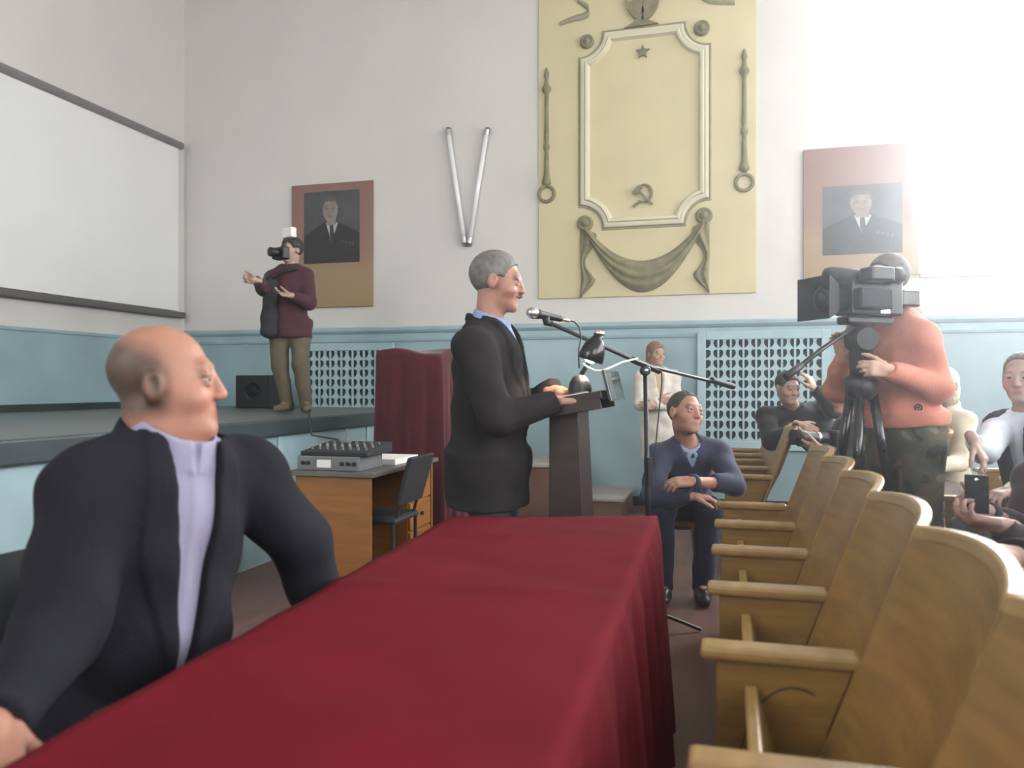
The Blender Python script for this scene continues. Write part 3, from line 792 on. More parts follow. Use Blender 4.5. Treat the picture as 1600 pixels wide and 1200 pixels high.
# amplifier, mixer, papers
am = thing('amplifier', (-2.3, 4.32, DZ), 'grey amplifier with a white label lying on the desk', 'amplifier')
obj('case', MB().box((-2.46, 4.18, DZ), (-2.06, 4.50, DZ + .085)), M['grey_case'], am, bevel=.006)
obj('front_label', MB().box((-2.33, 4.177, DZ + .02), (-2.24, 4.181, DZ + .065)), M['paper'], am)
for x in (-2.42, -2.385, -2.17, -2.13, -2.09): obj('dial', MB().lathe([(.012, 0), (.012, .012), (.009, .015)], (x, 4.18, DZ + .045), (0, -1, 0), 12), M['black'], am)
for x in (-2.42, -2.1):
    for y in (4.21, 4.47): obj('foot', MB().lathe([(.012, 0), (.012, .004)], (x, y, DZ - .001), (0, 0, 1), 8), M['black'], am)
mxr = thing('mixing_console', (-2.26, 4.36, DZ + .085), 'dark sloping mixing console on top of the grey amplifier', 'mixer')
obj('case', MB().prism([(-2.45, 4.20, DZ + .086), (-2.45, 4.56, DZ + .086), (-2.45, 4.56, DZ + .15), (-2.45, 4.20, DZ + .11)], (.43, 0, 0)), M['black_matte'], mxr, bevel=.005)
for i in range(8):
    for j in range(3):
        y = 4.27 + j * .09; z = DZ + .11 + (y - 4.20) * .111
        obj('knob', MB().lathe([(.009, 0), (.008, .016), (.002, .017)], (-2.41 + i * .05, y, z), (0, -.1, 1), 8), M['metal'] if j == 1 else M['grey_case'], mxr)
pp = MB().box((-2.30, 4.60, DZ), (-2.02, 4.98, DZ + .035)); tag(obj('paper_stack', pp, M['paper'], None, origin=(-2.16, 4.8, DZ)), 'stack of pale papers on the desk behind the console', 'papers')
bt = thing('metal_bracket', (-2.30, 4.52, DZ + .15), 'small pointed grey stand on the mixing console', 'stand')
obj('post', MB().lathe([(.03, -.008), (.03, .004), (.010, .012), (.007, .05), (.002, .08)], (-2.30, 4.50, DZ + .151), (0, 0, 1), 10), M['grey_case'], bt)
tag(obj('desk_cable', MB().tube([P(484, 640, 6.05), P(483, 662, 5.9), P(487, 680, 5.3), (-2.42, 4.62, .90), (-2.41, 4.56, .845)], .006, 6), M['rubber'], None, origin=(-2.4, 4.6, .84), smooth=True), 'thin dark cable hanging from the stage edge to the desk', 'cable')
# small dark chair pushed into the desk
dc = thing('desk_chair', (-2.05, 4.47, 0), 'small black chair pushed into the kneehole of the orange desk', 'chair')
obj('seat', MB().box((-2.26, 4.28, .43), (-1.88, 4.66, .47)), M['black_matte'], dc, bevel=.02)
obj('backrest', MB().prism([(-1.885, 4.28, .54), (-1.86, 4.28, .54), (-1.775, 4.28, .83), (-1.805, 4.28, .83)], (0, .38, 0)), M['black_matte'], dc, bevel=.012)
for x in (-2.24, -1.90):
    for y in (4.30, 4.64): obj('leg', MB().tube([(x, y, .44), (x, y, 0)], .012, 8), M['iron'], dc)
for y in (4.34, 4.60): obj('back_post', MB().tube([(-1.90, y, .45), (-1.87, y, .56), (-1.83, y, .72)], .010, 8), M['iron'], dc)

# --------------------------------------------------------------- covered object in maroon velvet
def drape(cx, cy, hw, hd, ztop, seed):
    mb = MB(); n = 96; rings = []
    levels = [(.02, 0.0), (.5, .0), (.85, -.005), (.97, -.02), (1.0, -.06)] + [(1.0, -.06 - (ztop - .10) * t) for t in np.linspace(.06, 1, 20)]
    for li, (s, dz) in enumerate(levels):
        t = max(0, (-dz - .06) / (ztop - .06)); ring = []
        for k in range(n):
            a = 2 * pi * k / n; ca, sa = cos(a), sin(a)
            sq = 1 / max(abs(ca), abs(sa)) ** .8
            wave = 1 + t ** .6 * (.07 * sin(9 * a + seed) + .05 * sin(17 * a + 2 * seed + 2 * t) + .03 * sin(31 * a)) + .10 * t
            top = .03 * sin(3 * a + seed) * s if t == 0 else 0
            ring.append((cx + hw * s * sq * ca * wave, cy + hd * s * sq * sa * wave, ztop + dz + top * (1 - t)))
        rings.append(ring + [ring[0]])
    mb.grid(rings); return mb
c_ = P(655, 600, 6.3)
tag(obj('velvet_drape', drape(c_[0], c_[1], .29, .24, 1.52, 1.3), M['velvet'], None, origin=(c_[0], c_[1], 0), smooth=True), 'tall object fully covered in maroon velvet cloth behind the speaker', 'draped object')

# --------------------------------------------------------------- loudspeaker box on the stage
c_ = np.array(PYW(405, 640, 7.75)); bxw = .20
sb = thing('stage_monitor', (c_[0], c_[1], SZ), 'black loudspeaker box standing on the stage behind the photographer', 'loudspeaker')
obj('cabinet', MB().box((c_[0] - bxw, 7.6, SZ), (c_[0] + .24, 7.95, SZ + .36)), M['black_matte'], sb, bevel=.012)
obj('front_mesh', MB().box((c_[0] - bxw + .025, 7.592, SZ + .025), (c_[0] + .215, 7.6, SZ + .335)), M['black'], sb)
obj('cone', MB().lathe([(.10, 0), (.10, .006), (.07, .002), (.03, .004), (.002, .008)], (c_[0] + .02, 7.592, SZ + .18), (0, -1, 0), 20), M['black_gloss'], sb)
for a in np.linspace(0, 1, 1): pass

# --------------------------------------------------------------- lectern, lamp, microphone
lc = P(895, 800, 3.42)[:2]; LX, LY = lc
lt = thing('lectern', (LX, LY, 0), 'dark walnut lectern with sloped top in front of the speaker', 'lectern')
def frust(mb, z0, z1, a, b):
    (ax0, ax1, ay), (bx0, bx1, by) = a, b
    return mb.add([(LX + ax0, LY - ay, z0), (LX + ax1, LY - ay, z0), (LX + ax1, LY + ay, z0), (LX + ax0, LY + ay, z0), (LX + bx0, LY - by, z1), (LX + bx1, LY - by, z1), (LX + bx1, LY + by, z1), (LX + bx0, LY + by, z1)],
                  [(0, 3, 2, 1), (4, 5, 6, 7), (0, 1, 5, 4), (1, 2, 6, 5), (2, 3, 7, 6), (3, 0, 4, 7)])
obj('base', frust(MB(), 0, .05, (-.16, .20, .17), (-.15, .19, .16)), M['lectern'], lt, bevel=.006)
obj('column', frust(MB(), .05, 1.16, (-.078, .098, .14), (-.078, .047, .12)), M['lectern'], lt, bevel=.006)
tl = RAD(10); ux = np.array([cos(tl), 0, sin(tl)]); uz = np.array([-sin(tl), 0, cos(tl)]); uy = np.array([0, 1, 0])
tc_ = np.array([LX - .005, LY, 1.185])
obj('reading_top', MB().obox(tc_, ux * .165, uy * .20, uz * .018), M['lectern'], lt, bevel=.005)
obj('book_ledge', MB().obox(tc_ - ux * .157 + uz * .028, ux * .008, uy * .195, uz * .014), M['lectern'], lt, bevel=.003)
obj('side_cheek', MB().obox(tc_ + ux * .03 - uy * .192 + uz * .0 - np.array([0, 0, .035]), ux * .13, uy * .008, uz * .022), M['lectern'], lt, bevel=.003)
obj('side_cheek', MB().obox(tc_ + ux * .03 + uy * .192 + uz * .0 - np.array([0, 0, .035]), ux * .13, uy * .008, uz * .022), M['lectern'], lt, bevel=.003)
gd = np.array([sin(RAD(14)), 0, -cos(RAD(14))]); gn = np.array([cos(RAD(14)), 0, sin(RAD(14))])
gp = obj('front_shield', MB().obox(tc_ + ux * .165 + np.array([.02, 0, .035]), gd * .065, uy * .21, gn * .006), M['lectern_guard'], lt, bevel=.002)
obj('metal_strip', MB().obox(tc_ + ux * .165 + np.array([.028, -.12, .036]), gd * .058, uy * .008, gn * .005), M['chrome'], gp)
# sheets on the reading top
tag(obj('speech_sheets', MB().obox(tc_ - ux * .01 + uz * .021, ux * .105, uy * .13, uz * .002), M['paper'], None, origin=tc_), 'white sheets of paper lying on the lectern top', 'papers')
# desk lamp clamped to the lectern
lp0 = P(906, 600, 3.34)
lm = thing('clamp_lamp', lp0, 'black jointed desk lamp clamped on the lectern', 'lamp')
z_top = 1.22
basep = np.array([lp0[0], lp0[1], 1.20])
obj('lamp_base', MB().lathe([(.048, 0.01), (.050, .03), (.044, .06), (.03, .085), (.012, .095)], basep, (0, 0, 1), 18), M['black'], lm, smooth=True)
j1 = basep + np.array([0, 0, .085]); hc = P(928, 545, 3.32)
obj('lamp_arm', MB().tube([j1, j1 * .5 + hc * .5 + np.array([.004, 0, -.004]), hc], .010, 8), M['black'], lm, smooth=True)
ax_ = np.array([.35, 0, 1.0]); ax_ /= np.linalg.norm(ax_)
obj('lamp_shade', MB().lathe([(.053, -.052), (.056, -.046), (.052, -.015), (.044, .015), (.030, .038), (.022, .05), (.020, .066), (.012, .07)], hc, ax_, 24), M['black_gloss'], lm, smooth=True)
obj('lamp_cap', MB().lathe([(.021, .062), (.023, .066), (.021, .078), (.012, .082)], hc, ax_, 18), M['chrome'], lm, smooth=True)
M['bulb'] = mat('lit_bulb', (1, .9, .75), .3, .02, 5, emit=(1.0, .80, .52), estr=30)
obj('bulb', MB().lathe([(.004, -.062), (.018, -.058), (.024, -.045), (.018, -.03)], hc, ax_, 14), M['bulb'], lm, smooth=True)
ld = bpy.data.lights.new('lamp_light', 'SPOT'); ld.energy = 22; ld.spot_size = RAD(95); ld.spot_blend = .5; ld.shadow_soft_size = .03; ld.color = (1, .80, .55)
lo = bpy.data.objects.new('lamp_light', ld); COL.objects.link(lo); lo.location = tuple(hc - ax_ * .07)
from mathutils import Vector
lo.rotation_euler = Vector((-.13, .02, -.16)).to_track_quat('-Z', 'Y').to_euler()
# white tube standing in for the lit rim of the lamp reflector
M['lit_rim_arc'] = mat('lit_rim_arc', (.8, .8, .78), .35, .03, 10)
tag(obj('lit_rim_arc', MB().tube([P(911, 568, 3.32), P(918, 574, 3.32), P(930, 579, 3.32), P(942, 579, 3.32), P(954, 574, 3.35), P(972, 566, 3.45), P(996, 560, 3.6)], .0045, 6), M['lit_rim_arc'], None, origin=P(930, 579, 3.32), smooth=True), 'thin white arc standing in for the lit rim of the lamp', 'cable')

# microphone on a boom stand
st0 = P(1008, 576, 4.0); foot = np.array([P(1016, 800, 4.0)[0], P(1016, 800, 4.0)[1], 0])
ms = thing('microphone_stand', foot, 'black boom microphone stand reaching from far side to the speaker', 'microphone stand')
obj('pole', MB().tube([foot + np.array([0, 0, .03]), st0], [.016, .011], 10), M['black'], ms, smooth=True)
obj('sleeve', MB().tube([P(1013, 715, 4.0), P(1014, 760, 4.0)], .022, 10), M['black'], ms)
for k in range(3):
    a = RAD(20 + 120 * k); obj('foot', MB().tube([foot + np.array([0, 0, .12]), foot + np.array([.26 * cos(a), .26 * sin(a), .012])], .009, 8), M['black'], ms)
mic_end = P(862, 506, 3.42); tail = P(1146, 604, 4.45)
obj('boom', MB().tube([mic_end, P(1008, 571, 4.0), tail], .0095, 8), M['black'], ms, smooth=True)
obj('boom_collar', MB().tube([P(988, 562, 3.93), P(1030, 580, 4.08)], .016, 10), M['black'], ms)
obj('boom_grip', MB().tube([P(1112, 594, 4.33), tail], .017, 10), M['rubber'], ms)
obj('clutch', MB().lathe([(.02, -.03), (.026, -.02), (.026, .02), (.02, .03)], st0 + np.array([0, 0, -.01]), camdir(0, -1), 14), M['black'], ms)
obj('clutch_bolt', MB().lathe([(.009, .03), (.009, .04), (.003, .042)], st0 + np.array([0, 0, -.01]), camdir(0, -1), 10), M['chrome'], ms)
mc = thing('microphone', P(850, 492, 3.40), 'black handheld microphone with round mesh head before the speaker\'s mouth', 'microphone')
m0, m1 = P(832, 489, 3.36), P(884, 500, 3.46); md_ = (m1 - m0) / np.linalg.norm(m1 - m0)
obj('mesh_head', MB().lathe([(.004, -.026), (.016, -.022), (.024, -.008), (.025, .006), (.021, .02)], m0, md_, 16), M['metal'], mc, smooth=True)
obj('body', MB().lathe([(.021, .02), (.022, .03), (.018, .04), (.013, .15), (.012, .155)], m0, md_, 14), M['black'], mc, smooth=True)
obj('connector', MB().lathe([(.009, .155), (.009, .195), (.006, .2)], m0, md_, 10), M['metal'], mc, smooth=True)
obj('clip', MB().tube([m0 + md_ * .07, m0 + md_ * .075 + np.array([.0, 0, -.03]), mic_end], [.019, .016, .013], 10), M['black'], ms, smooth=True)
ce = m0 + md_ * .2
tag(obj('microphone_cable', MB().tube([ce, P(898, 503, 3.48), P(905, 512, 3.48), P(908, 528, 3.46), P(904, 548, 3.44), P(905, 575, 3.4)], .0035, 6), M['rubber'], None, origin=ce, smooth=True), 'thin black cable dropping from the microphone end to the lectern', 'cable')
tag(obj('hanging_cable', MB().tube([P(1034, 582, 4.08), P(1034, 600, 4.08), P(1031, 630, 4.07), P(1027, 670, 4.05), P(1024, 705, 4.03), P(1016, 760, 4.0)], .004, 6), M['rubber'], None, origin=P(1034, 582, 4.08), smooth=True), 'black cable hanging off the boom down to the stand', 'cable')

# --------------------------------------------------------------- television camera on its tripod
tp = P(1345, 600, 3.92)[:2]
tr = thing('tripod', (tp[0], tp[1], 0), 'tall dark tripod with shiny legs carrying the television camera', 'tripod')
hz = 1.34
for k, a in enumerate((RAD(255), RAD(15), RAD(135))):
    d = np.array([cos(a), sin(a), 0]); b0 = np.array([tp[0], tp[1], 1.26]) + d * .05; b1 = np.array([tp[0], tp[1], .02]) + d * .27
    l = obj('leg', MB().tube([b0, b0 * .5 + b1 * .5], .024, 10), M['black_gloss'], tr, smooth=True)
    obj('leg_tube', MB().tube([b0 * .55 + b1 * .45, b1], .015, 10), M['grey_case'], l, smooth=True)
    obj('leg_clamp', MB().tube([b0 * .53 + b1 * .47, b0 * .47 + b1 * .53], .028, 10), M['black'], l)
    obj('rubber_foot', MB().lathe([(.022, -.02), (.02, .015), (.012, .02)], b1, (0, 0, 1), 10), M['rubber'], l)
    obj('spreader', MB().tube([b0 * .45 + b1 * .55, np.array([tp[0], tp[1], .58])], .008, 6), M['black'], tr)
obj('bowl', MB().lathe([(.05, 1.18), (.075, 1.21), (.08, 1.28), (.055, 1.30)], (tp[0], tp[1], 0), (0, 0, 1), 18), M['black'], tr, smooth=True)
fh = obj('fluid_head', MB().lathe([(.05, 1.30), (.055, 1.34), (.055, 1.42), (.075, 1.44), (.08, 1.50), (.05, 1.549)], (tp[0], tp[1], 0), (0, 0, 1), 18), M['black'], tr, smooth=True)
obj('tilt_drum', MB().tube([np.array([tp[0], tp[1], 1.475]) - camdir(0, 1) * .08, np.array([tp[0], tp[1], 1.475]) + camdir(0, 1) * .08], .055, 16), M['black'], fh)
obj('pan_handle', MB().tube([P(1332, 512, 3.86), P(1285, 545, 3.72), P(1230, 588, 3.6)], [.011, .011, .012], 8), M['black'], tr, smooth=True)
obj('handle_grip', MB().tube([P(1252, 571, 3.645), P(1228, 589, 3.595)], .017, 10), M['rubber'], tr, smooth=True)
cdir = camdir(-.95, -.31); cup = np.array([0, 0, 1.0]); cside = np.cross(cdir, cup); cside /= np.linalg.norm(cside)
cc = P(1352, 470, 3.92)
tv = thing('television_camera', cc, 'large black shoulder television camera pointed at the lectern', 'camera')
def cb(name, f, s, u, hf, hs, hu, m, par=tv, bev=.012):
    return obj(name, MB().obox(cc + cdir * f + cside * s + cup * u, cdir * hf, cside * hs, cup * hu), m, par, bevel=bev)
cb('body', -.02, 0, .01, .155, .065, .085, M['black'])
cb('rear_battery', -.235, 0, .015, .06, .055, .042, M['black_gloss'])
cb('camera_plate', 0, 0, -.10, .14, .045, .02, M['black'])
cb('side_pod', .03, -.085, .0, .10, .03, .05, M['black_matte'])
obj('lens', MB().lathe([(.045, .12), (.055, .13), (.055, .2), (.062, .21), (.062, .26), (.05, .265)], cc, cdir, 22), M['black'], tv, smooth=True)
obj('matte_box', MB().add(*(lambda a, b: (a, b))([cc + cdir * f + cside * s * w + cup * u * w * .9 for f, w in ((.22, .075), (.31, .115)) for s, u in ((-1, -1), (1, -1), (1, 1), (-1, 1))], [(0, 1, 2, 3), (0, 4, 5, 1), (1, 5, 6, 2), (2, 6, 7, 3), (3, 7, 4, 0)])), M['black_matte'], tv)
obj('lens_glass', MB().lathe([(.048, .262), (.03, .27), (.004, .273)], cc, cdir, 18), M['black_gloss'], tv, smooth=True)
obj('top_handle', MB().tube([cc + cdir * .11 + cup * .09, cc + cdir * .10 + cup * .135, cc - cdir * .08 + cup * .14, cc - cdir * .11 + cup * .09], .016, 10), M['black'], tv, smooth=True)
obj('fuzzy_microphone', MB().lathe([(.01, -.11), (.032, -.09), (.038, -.03), (.038, .07), (.03, .1), (.008, .115)], cc + cdir * .16 + cup * .115 - cside * .03, cdir, 16), M['black_matte'], tv, smooth=True)
obj('viewfinder', MB().obox(cc + cdir * .02 - cside * .10 + cup * .115, cdir * .07, cside * .045, cup * .035), M['black'], tv, bevel=.012)
obj('eyecup', MB().lathe([(.03, 0), (.04, .03), (.044, .06), (.03, .06)], cc - cdir * .05 - cside * .10 + cup * .115, -cdir, 16), M['rubber'], tv, smooth=True)
cb('status_plate', -.06, -.067, -.055, .028, .002, .012, M['chrome'], bev=.001)
obj('shoulder_pad', MB().tube([cc - cdir * .14 - cup * .085, cc - cdir * .02 - cup * .095], .03, 10), M['rubber'], tv, smooth=True)

# ================================================================== PEOPLE
def unit(v): v = np.asarray(v, float); return v / (np.linalg.norm(v) + 1e-12)
def bbox(pts, pad):
    a = np.array(pts); return a.min(0) - pad, a.max(0) + pad
M['skin'] = mat('skin', (1, 1, 1), 0.5, 0.06, 25, 0.05, 220, attr='Col')
M['eye_white'] = mat('eye_white', (0.42, 0.39, 0.37), 0.2, 0.03, 20)
M['iris'] = mat('dark_iris', (0.05, 0.035, 0.025), 0.15, 0.1, 60)
EYE = []
def eye_mesh():
    if EYE: return EYE[0]
    mb = MB(); n = 16
    prof = [(sin(a), cos(a)) for a in np.linspace(0.02, pi - .02, 13)]
    vs_, fs = [], []
    for r, h in prof:
        for k in range(n): vs_.append((.0122 * r * cos(2 * pi * k / n), .0122 * h, .0122 * r * sin(2 * pi * k / n)))
    for i in range(12):
        mb.cur = 1 if i < 3 else 0
        mb.add([], []) ; mb.m += [mb.cur] * n
        fs += [(i * n + k, i * n + (k + 1) % n, (i + 1) * n + (k + 1) % n, (i + 1) * n + k) for k in range(n)]
    me = bpy.data.meshes.new('eye'); me.from_pydata(vs_, [], fs)
    me.materials.append(M['eye_white']); me.materials.append(M['iris']); me.polygons.foreach_set('material_index', mb.m)
    me.polygons.foreach_set('use_smooth', [True] * len(fs)); me.update(); EYE.append(me); return me

def hand_prims(wr, d, n, thumb, s=1.0, curl=(20, 25, 20), spread=4):
    """round-cone list of one hand: wrist, pointing direction d, palm normal n, thumb side vector"""
    d = unit(d); n = unit(np.asarray(n, float) - d * np.dot(n, d)); sd = unit(np.cross(d, n))
    if np.dot(sd, thumb) < 0: sd = -sd
    out = []
    Tm = np.stack([sd, d, n], 1)
    out.append(('box', wr + d * .052 * s, Tm, np.array([.040, .046, .0145]) * s, .013 * s))
    out.append(('rc', wr - d * .03, wr + d * .03, .026 * s, .024 * s))
    offs = (.029, .010, -.010, -.028); lens = (.072, .080, .074, .058)
    for i, (o, l) in enumerate(zip(offs, lens)):
        p = wr + (d * (.092 - .006 * abs(i - 1)) + sd * o) * s
        ang = RAD((1.5 - i) * spread); dd = unit(d * cos(ang) + sd * sin(ang)); nn = n
        r = (.0092, .0098, .0093, .0082)[i] * s
        for seg, fr in enumerate((.45, .31, .24)):
            c = RAD(curl[seg] * (1 + .12 * i)); d2 = dd * cos(c) + nn * sin(c); nn = nn * cos(c) - dd * sin(c); dd = d2
            q = p + dd * l * fr * s; out.append(('rc', p, q, r * (1 - .06 * seg), r * (.94 - .07 * seg))); p = q
    p = wr + (d * .022 + sd * .028 + n * .006) * s; dd = unit(sd * .62 + d * .74 + n * .30)
    for seg, l in enumerate((.042, .034, .026)):
        q = p + dd * l * s; out.append(('rc', p, q, (.0145, .0112, .0102)[seg] * s, (.0115, .0104, .0085)[seg] * s)); p = q
        dd = unit(dd * .9 + d * .22 + n * .18 - sd * .1)
    return out
def eval_prims(p, pr, k):
    d = None
    for q in pr:
        v = rc(p, *q[1:]) if q[0] == 'rc' else rbox(p, *q[1:])
        d = v if d is None else smin(d, v, k)
    return d

def person(label, J, o):
    """J: joints in room coordinates; o: build, outfit and colour options"""
    g = lambda k, dflt=None: o.get(k, dflt)
    J = {k: np.asarray(v, float) for k, v in J.items()}
    U = unit(J['neck'] - J['pelvis']); Rr = unit(J['shR'] - J['shL']); Ff = unit(np.cross(U, Rr)); Rr = np.cross(Ff, U)
    T = np.stack([Rr, Ff, U], 1); L_ = np.linalg.norm(J['neck'] - J['pelvis'])
    pv, nk = J['pelvis'], J['neck']
    w, dp, bel, aw, lw = g('w', 1.0), g('d', 1.0), g('belly', 1.0), g('aw', 1.0), g('lw', 1.0)
    hs = g('hs', 1.0)
    # pelvis axes follow the legs
    hipw = .095 * w
    if 'hipL' not in J: J['hipL'] = pv - Rr * hipw - U * .04
    if 'hipR' not in J: J['hipR'] = pv + Rr * hipw - U * .04
    HF = unit(J['hf']); HR = unit(np.cross(HF, J.get('hu', np.array([0, 0, 1.0])))); HU = np.cross(HR, HF)
    H = np.stack([HR, HF, HU], 1); hc = J['head']
    hp = lambda x, y, z: hc + (HR * x + HF * y + HU * z) * hs
    e3 = lambda r: np.asarray(r) * hs

    def torso(p, pad, low=True):
        d = ell(p, pv + U * .66 * L_ + Ff * .006, T, (.155 * w + pad, .108 * dp + pad, .21 + pad))
        d = smin(d, ell(p, pv + U * .30 * L_ + Ff * .022 * (bel - .6), T, (.14 * w * (.6 + .4 * bel) + pad, .105 * dp * bel + pad, .19 + pad)), .07)
        d = smin(d, ell(p, pv, T, (.155 * w + pad, .118 * dp + pad, .13 + pad)), .06)
        for s in ('shL', 'shR'):
            d = smin(d, rc(p, nk - U * .045, J[s] + U * .005, .050 * aw + pad * .8, .058 * aw + pad), .055)
        return d
    def arm(p, s, pad, upto=None):
        sh, el_, wr = J['sh' + s], J['el' + s], J['wr' + s]
        d = rc(p, sh, el_, .057 * aw + pad, .045 * aw + pad)
        d2 = rc(p, el_, wr, .045 * aw + pad, .0285 + pad * .75)
        if upto: d2 = np.maximum(d2, (p - wr).astype(np.float32) @ unit(wr - el_).astype(np.float32) + upto)
        return smin(d, d2, .02)
    def leg(p, s, pad, cut=None):
        d = smin(rc(p, J['hip' + s], J['kn' + s], .083 * lw + pad, .056 * lw + pad), rc(p, J['kn' + s], J['an' + s], .056 * lw + pad, .038 + pad), .025)
        return d
    def cran(p, pad): return ell(p, hp(0, -.018, .035), H, e3((.075 + pad, .096 + pad, .086 + pad)))
    jw = g('jaw', 1.0)
    def headf(p):
        d = cran(p, 0)
        d = smin(d, ell(p, hp(0, .028, -.032), H, e3((.061 * jw, .062, .085))), .03)
        d = smin(d, ell(p, hp(0, .034, -.078), H, e3((.047 * jw, .052, .036 * jw))), .02)
        d = smin(d, rc(p, hp(-.012, .072, -.099), hp(.012, .072, -.099), .017 * hs, .017 * hs), .02)
        for s in (-1, 1):
            d = smin(d, ell(p, hp(s * .042, .052, -.032), H, e3((.026, .03, .026))), .02)
        d = smin(d, rc(p, hp(-.034, .076, .030), hp(.034, .076, .030), .012 * hs, .012 * hs), .018)
        for s in (-1, 1):
            d = smax(d, -ell(p, hp(s * .032, .103, .006), H, e3((.018, .018, .011))), .010)
            d = smin(d, rc(p, hp(s * .032 - .014, .0835, .0135), hp(s * .032 + .014, .0835, .0135), .0072 * hs, .0072 * hs), .006)
            d = smin(d, rc(p, hp(s * .032 - .012, .083, -.0045), hp(s * .032 + .012, .083, -.0045), .0062 * hs, .0062 * hs), .006)
        d = smin(d, rc(p, hp(0, .086, .018), hp(0, .103, -.027), .0085 * hs, .0128 * hs), .010)
        for s in (-1, 1): d = smin(d, rc(p, hp(s * .010, .098, -.032), hp(s * .011, .094, -.030), .0085 * hs, .008 * hs), .006)
        d = smin(d, rc(p, hp(-.019, .081, -.061), hp(.019, .081, -.061), .0072 * hs, .0072 * hs), .008)
        d = smin(d, rc(p, hp(-.016, .080, -.073), hp(.016, .080, -.073), .0078 * hs, .0078 * hs), .007)
        for s in (-1, 1):
            e_ = ell(p, hp(s * .079, -.012, -.004), H, e3((.011, .021, .034)))
            e_ = smax(e_, -ell(p, hp(s * .092, -.006, .0), H, e3((.010, .011, .02))), .006)
            d = smin(d, e_, .008)
        if g('jowl'): d = smin(d, ell(p, hp(0, .012, -.098), H, e3((.064, .062, .034))), .03)
        nr = g('neck_r', .056)
        d = smin(d, rc(p, hp(0, -.022, -.055), nk - U * .02 , nr * hs, nr * 1.08), .025)
        return d
    hands = {}
    for s in 'LR':
        if 'hd' + s in J:
            hands[s] = hand_prims(J['wr' + s], J['hd' + s], J['hn' + s], J['ht' + s], g('hand', 1.0), g('curl' + s, (18, 24, 18)))
    def near(f, p, c, r):
        c = np.asarray(c, np.float32); m_ = ((p - c) ** 2).sum(1) < r * r
        out = np.full(len(p), .5, np.float32)
        if m_.any(): out[m_] = f(p[m_])
        return out
    def body(p):
        d = smin(torso(p, -.006), near(headf, p, hc, .27 * hs), .02)
        for s in 'LR':
            d = smin(d, arm(p, s, -.004), .03)
            d = smin(d, leg(p, s, -.004), .03)
            if s in hands: d = smin(d, near(lambda q: eval_prims(q, hands[s], .006), p, J['wr' + s], .26), .008)
            d = smin(d, rc(p, J['an' + s], J['an' + s] + unit(J['toe' + s]) * .13 - np.array([0, 0, .045]), .036, .026), .02)
        return d
    allp = [hp(0, 0, .13), hp(0, .13, -.12), hp(0, -.13, 0), pv, J['hipL'], J['hipR'], nk] + [J[k + s] for k in ('sh', 'el', 'wr', 'kn', 'an') for s in 'LR']
    lo, hi = bbox(allp, .22)
    hr = g('hair')
    skin = np.array(g('skin', (.50, .30, .21)))
    def color(v):
        q = (v - hc) @ H / hs; c = np.tile(skin, (len(v), 1))
        lip = np.exp(-((q[:, 0] / .022) ** 4 + ((q[:, 2] + .067) / .011) ** 4)) * (q[:, 1] > .07)
        c = c * (1 - lip[:, None]) + lip[:, None] * (skin * np.array([.85, .55, .55]))
        ck = np.exp(-(((np.abs(q[:, 0]) - .042) / .02) ** 2 + ((q[:, 2] + .03) / .022) ** 2)) * (q[:, 1] > .03) + np.exp(-((q[:, 0] / .014) ** 2 + ((q[:, 2] + .03) / .014) ** 2)) * (q[:, 1] > .09)
        c = c * (1 + .16 * np.clip(ck, 0, 1)[:, None] * np.array([1.0, -.35, -.35]))
        br = np.exp(-(((np.abs(q[:, 0]) - .033) / .019) ** 4 + ((q[:, 2] - .031 + 2 * (np.abs(q[:, 0]) - .03) ** 2 * 20) / .0055) ** 4)) * (q[:, 1] > .06)
        hcx = np.array(g('brow', g('hair_col', (.05, .04, .03))))
        c = c * (1 - .75 * br[:, None]) + .75 * br[:, None] * hcx
        if hr == 'ring':
            a_ = np.clip((.112 - .50 * (q[:, 1] + .06) - q[:, 2]) / .045, 0, 1) * np.clip((q[:, 2] + .075) / .03, 0, 1) * np.clip((.028 - q[:, 1]) / .03, 0, 1)
            a_ = a_ * (1 - np.clip((np.abs(q[:, 0]) - .086) / .006, 0, 1)) * np.clip((.2 - np.abs(q[:, 2])) / .05, 0, 1) * .9
            c = c * (1 - a_[:, None]) + a_[:, None] * np.array(g('hair_col'))
        if g('stubble'):
            sb_ = np.clip((-.045 - q[:, 2]) / .03, 0, 1) * (q[:, 1] > .0) * (np.abs(q[:, 2] + .02) < .12) * g('stubble')
            c = c * (1 - sb_[:, None] * np.array([.35, .32, .28]))
        return np.clip(c, 0, 1)
    feet = np.array([(J['anL'][0] + J['anR'][0]) / 2, (J['anL'][1] + J['anR'][1]) / 2, min(J['anL'][2], J['anR'][2]) - .08])
    root = sdf_obj('person', body, lo, hi, g('h', .007), M['skin'], None, feet, color)
    tag(root, label, 'person', g('group'))
    # eyes
    if g('eyes', True):
        from mathutils import Matrix
        for s in (-1, 1):
            e_ = bpy.data.objects.new('eye', eye_mesh()); COL.objects.link(e_); e_.parent = root
            pos = hp(s * .032, .0775, .005) - BASE[root.name]
            gz = J.get('gaze', J['hf']); gz = unit(gz); gr = unit(np.cross(gz, HU)); gu = np.cross(gr, gz)
            m4 = np.eye(4); m4[:3, :3] = np.stack([gr, gz, gu], 1); m4[:3, 3] = pos
            e_.matrix_basis = Matrix(m4.tolist())
            e_.scale = (hs, hs, hs)
    # hair
    hsh = g('hair_h', .006)
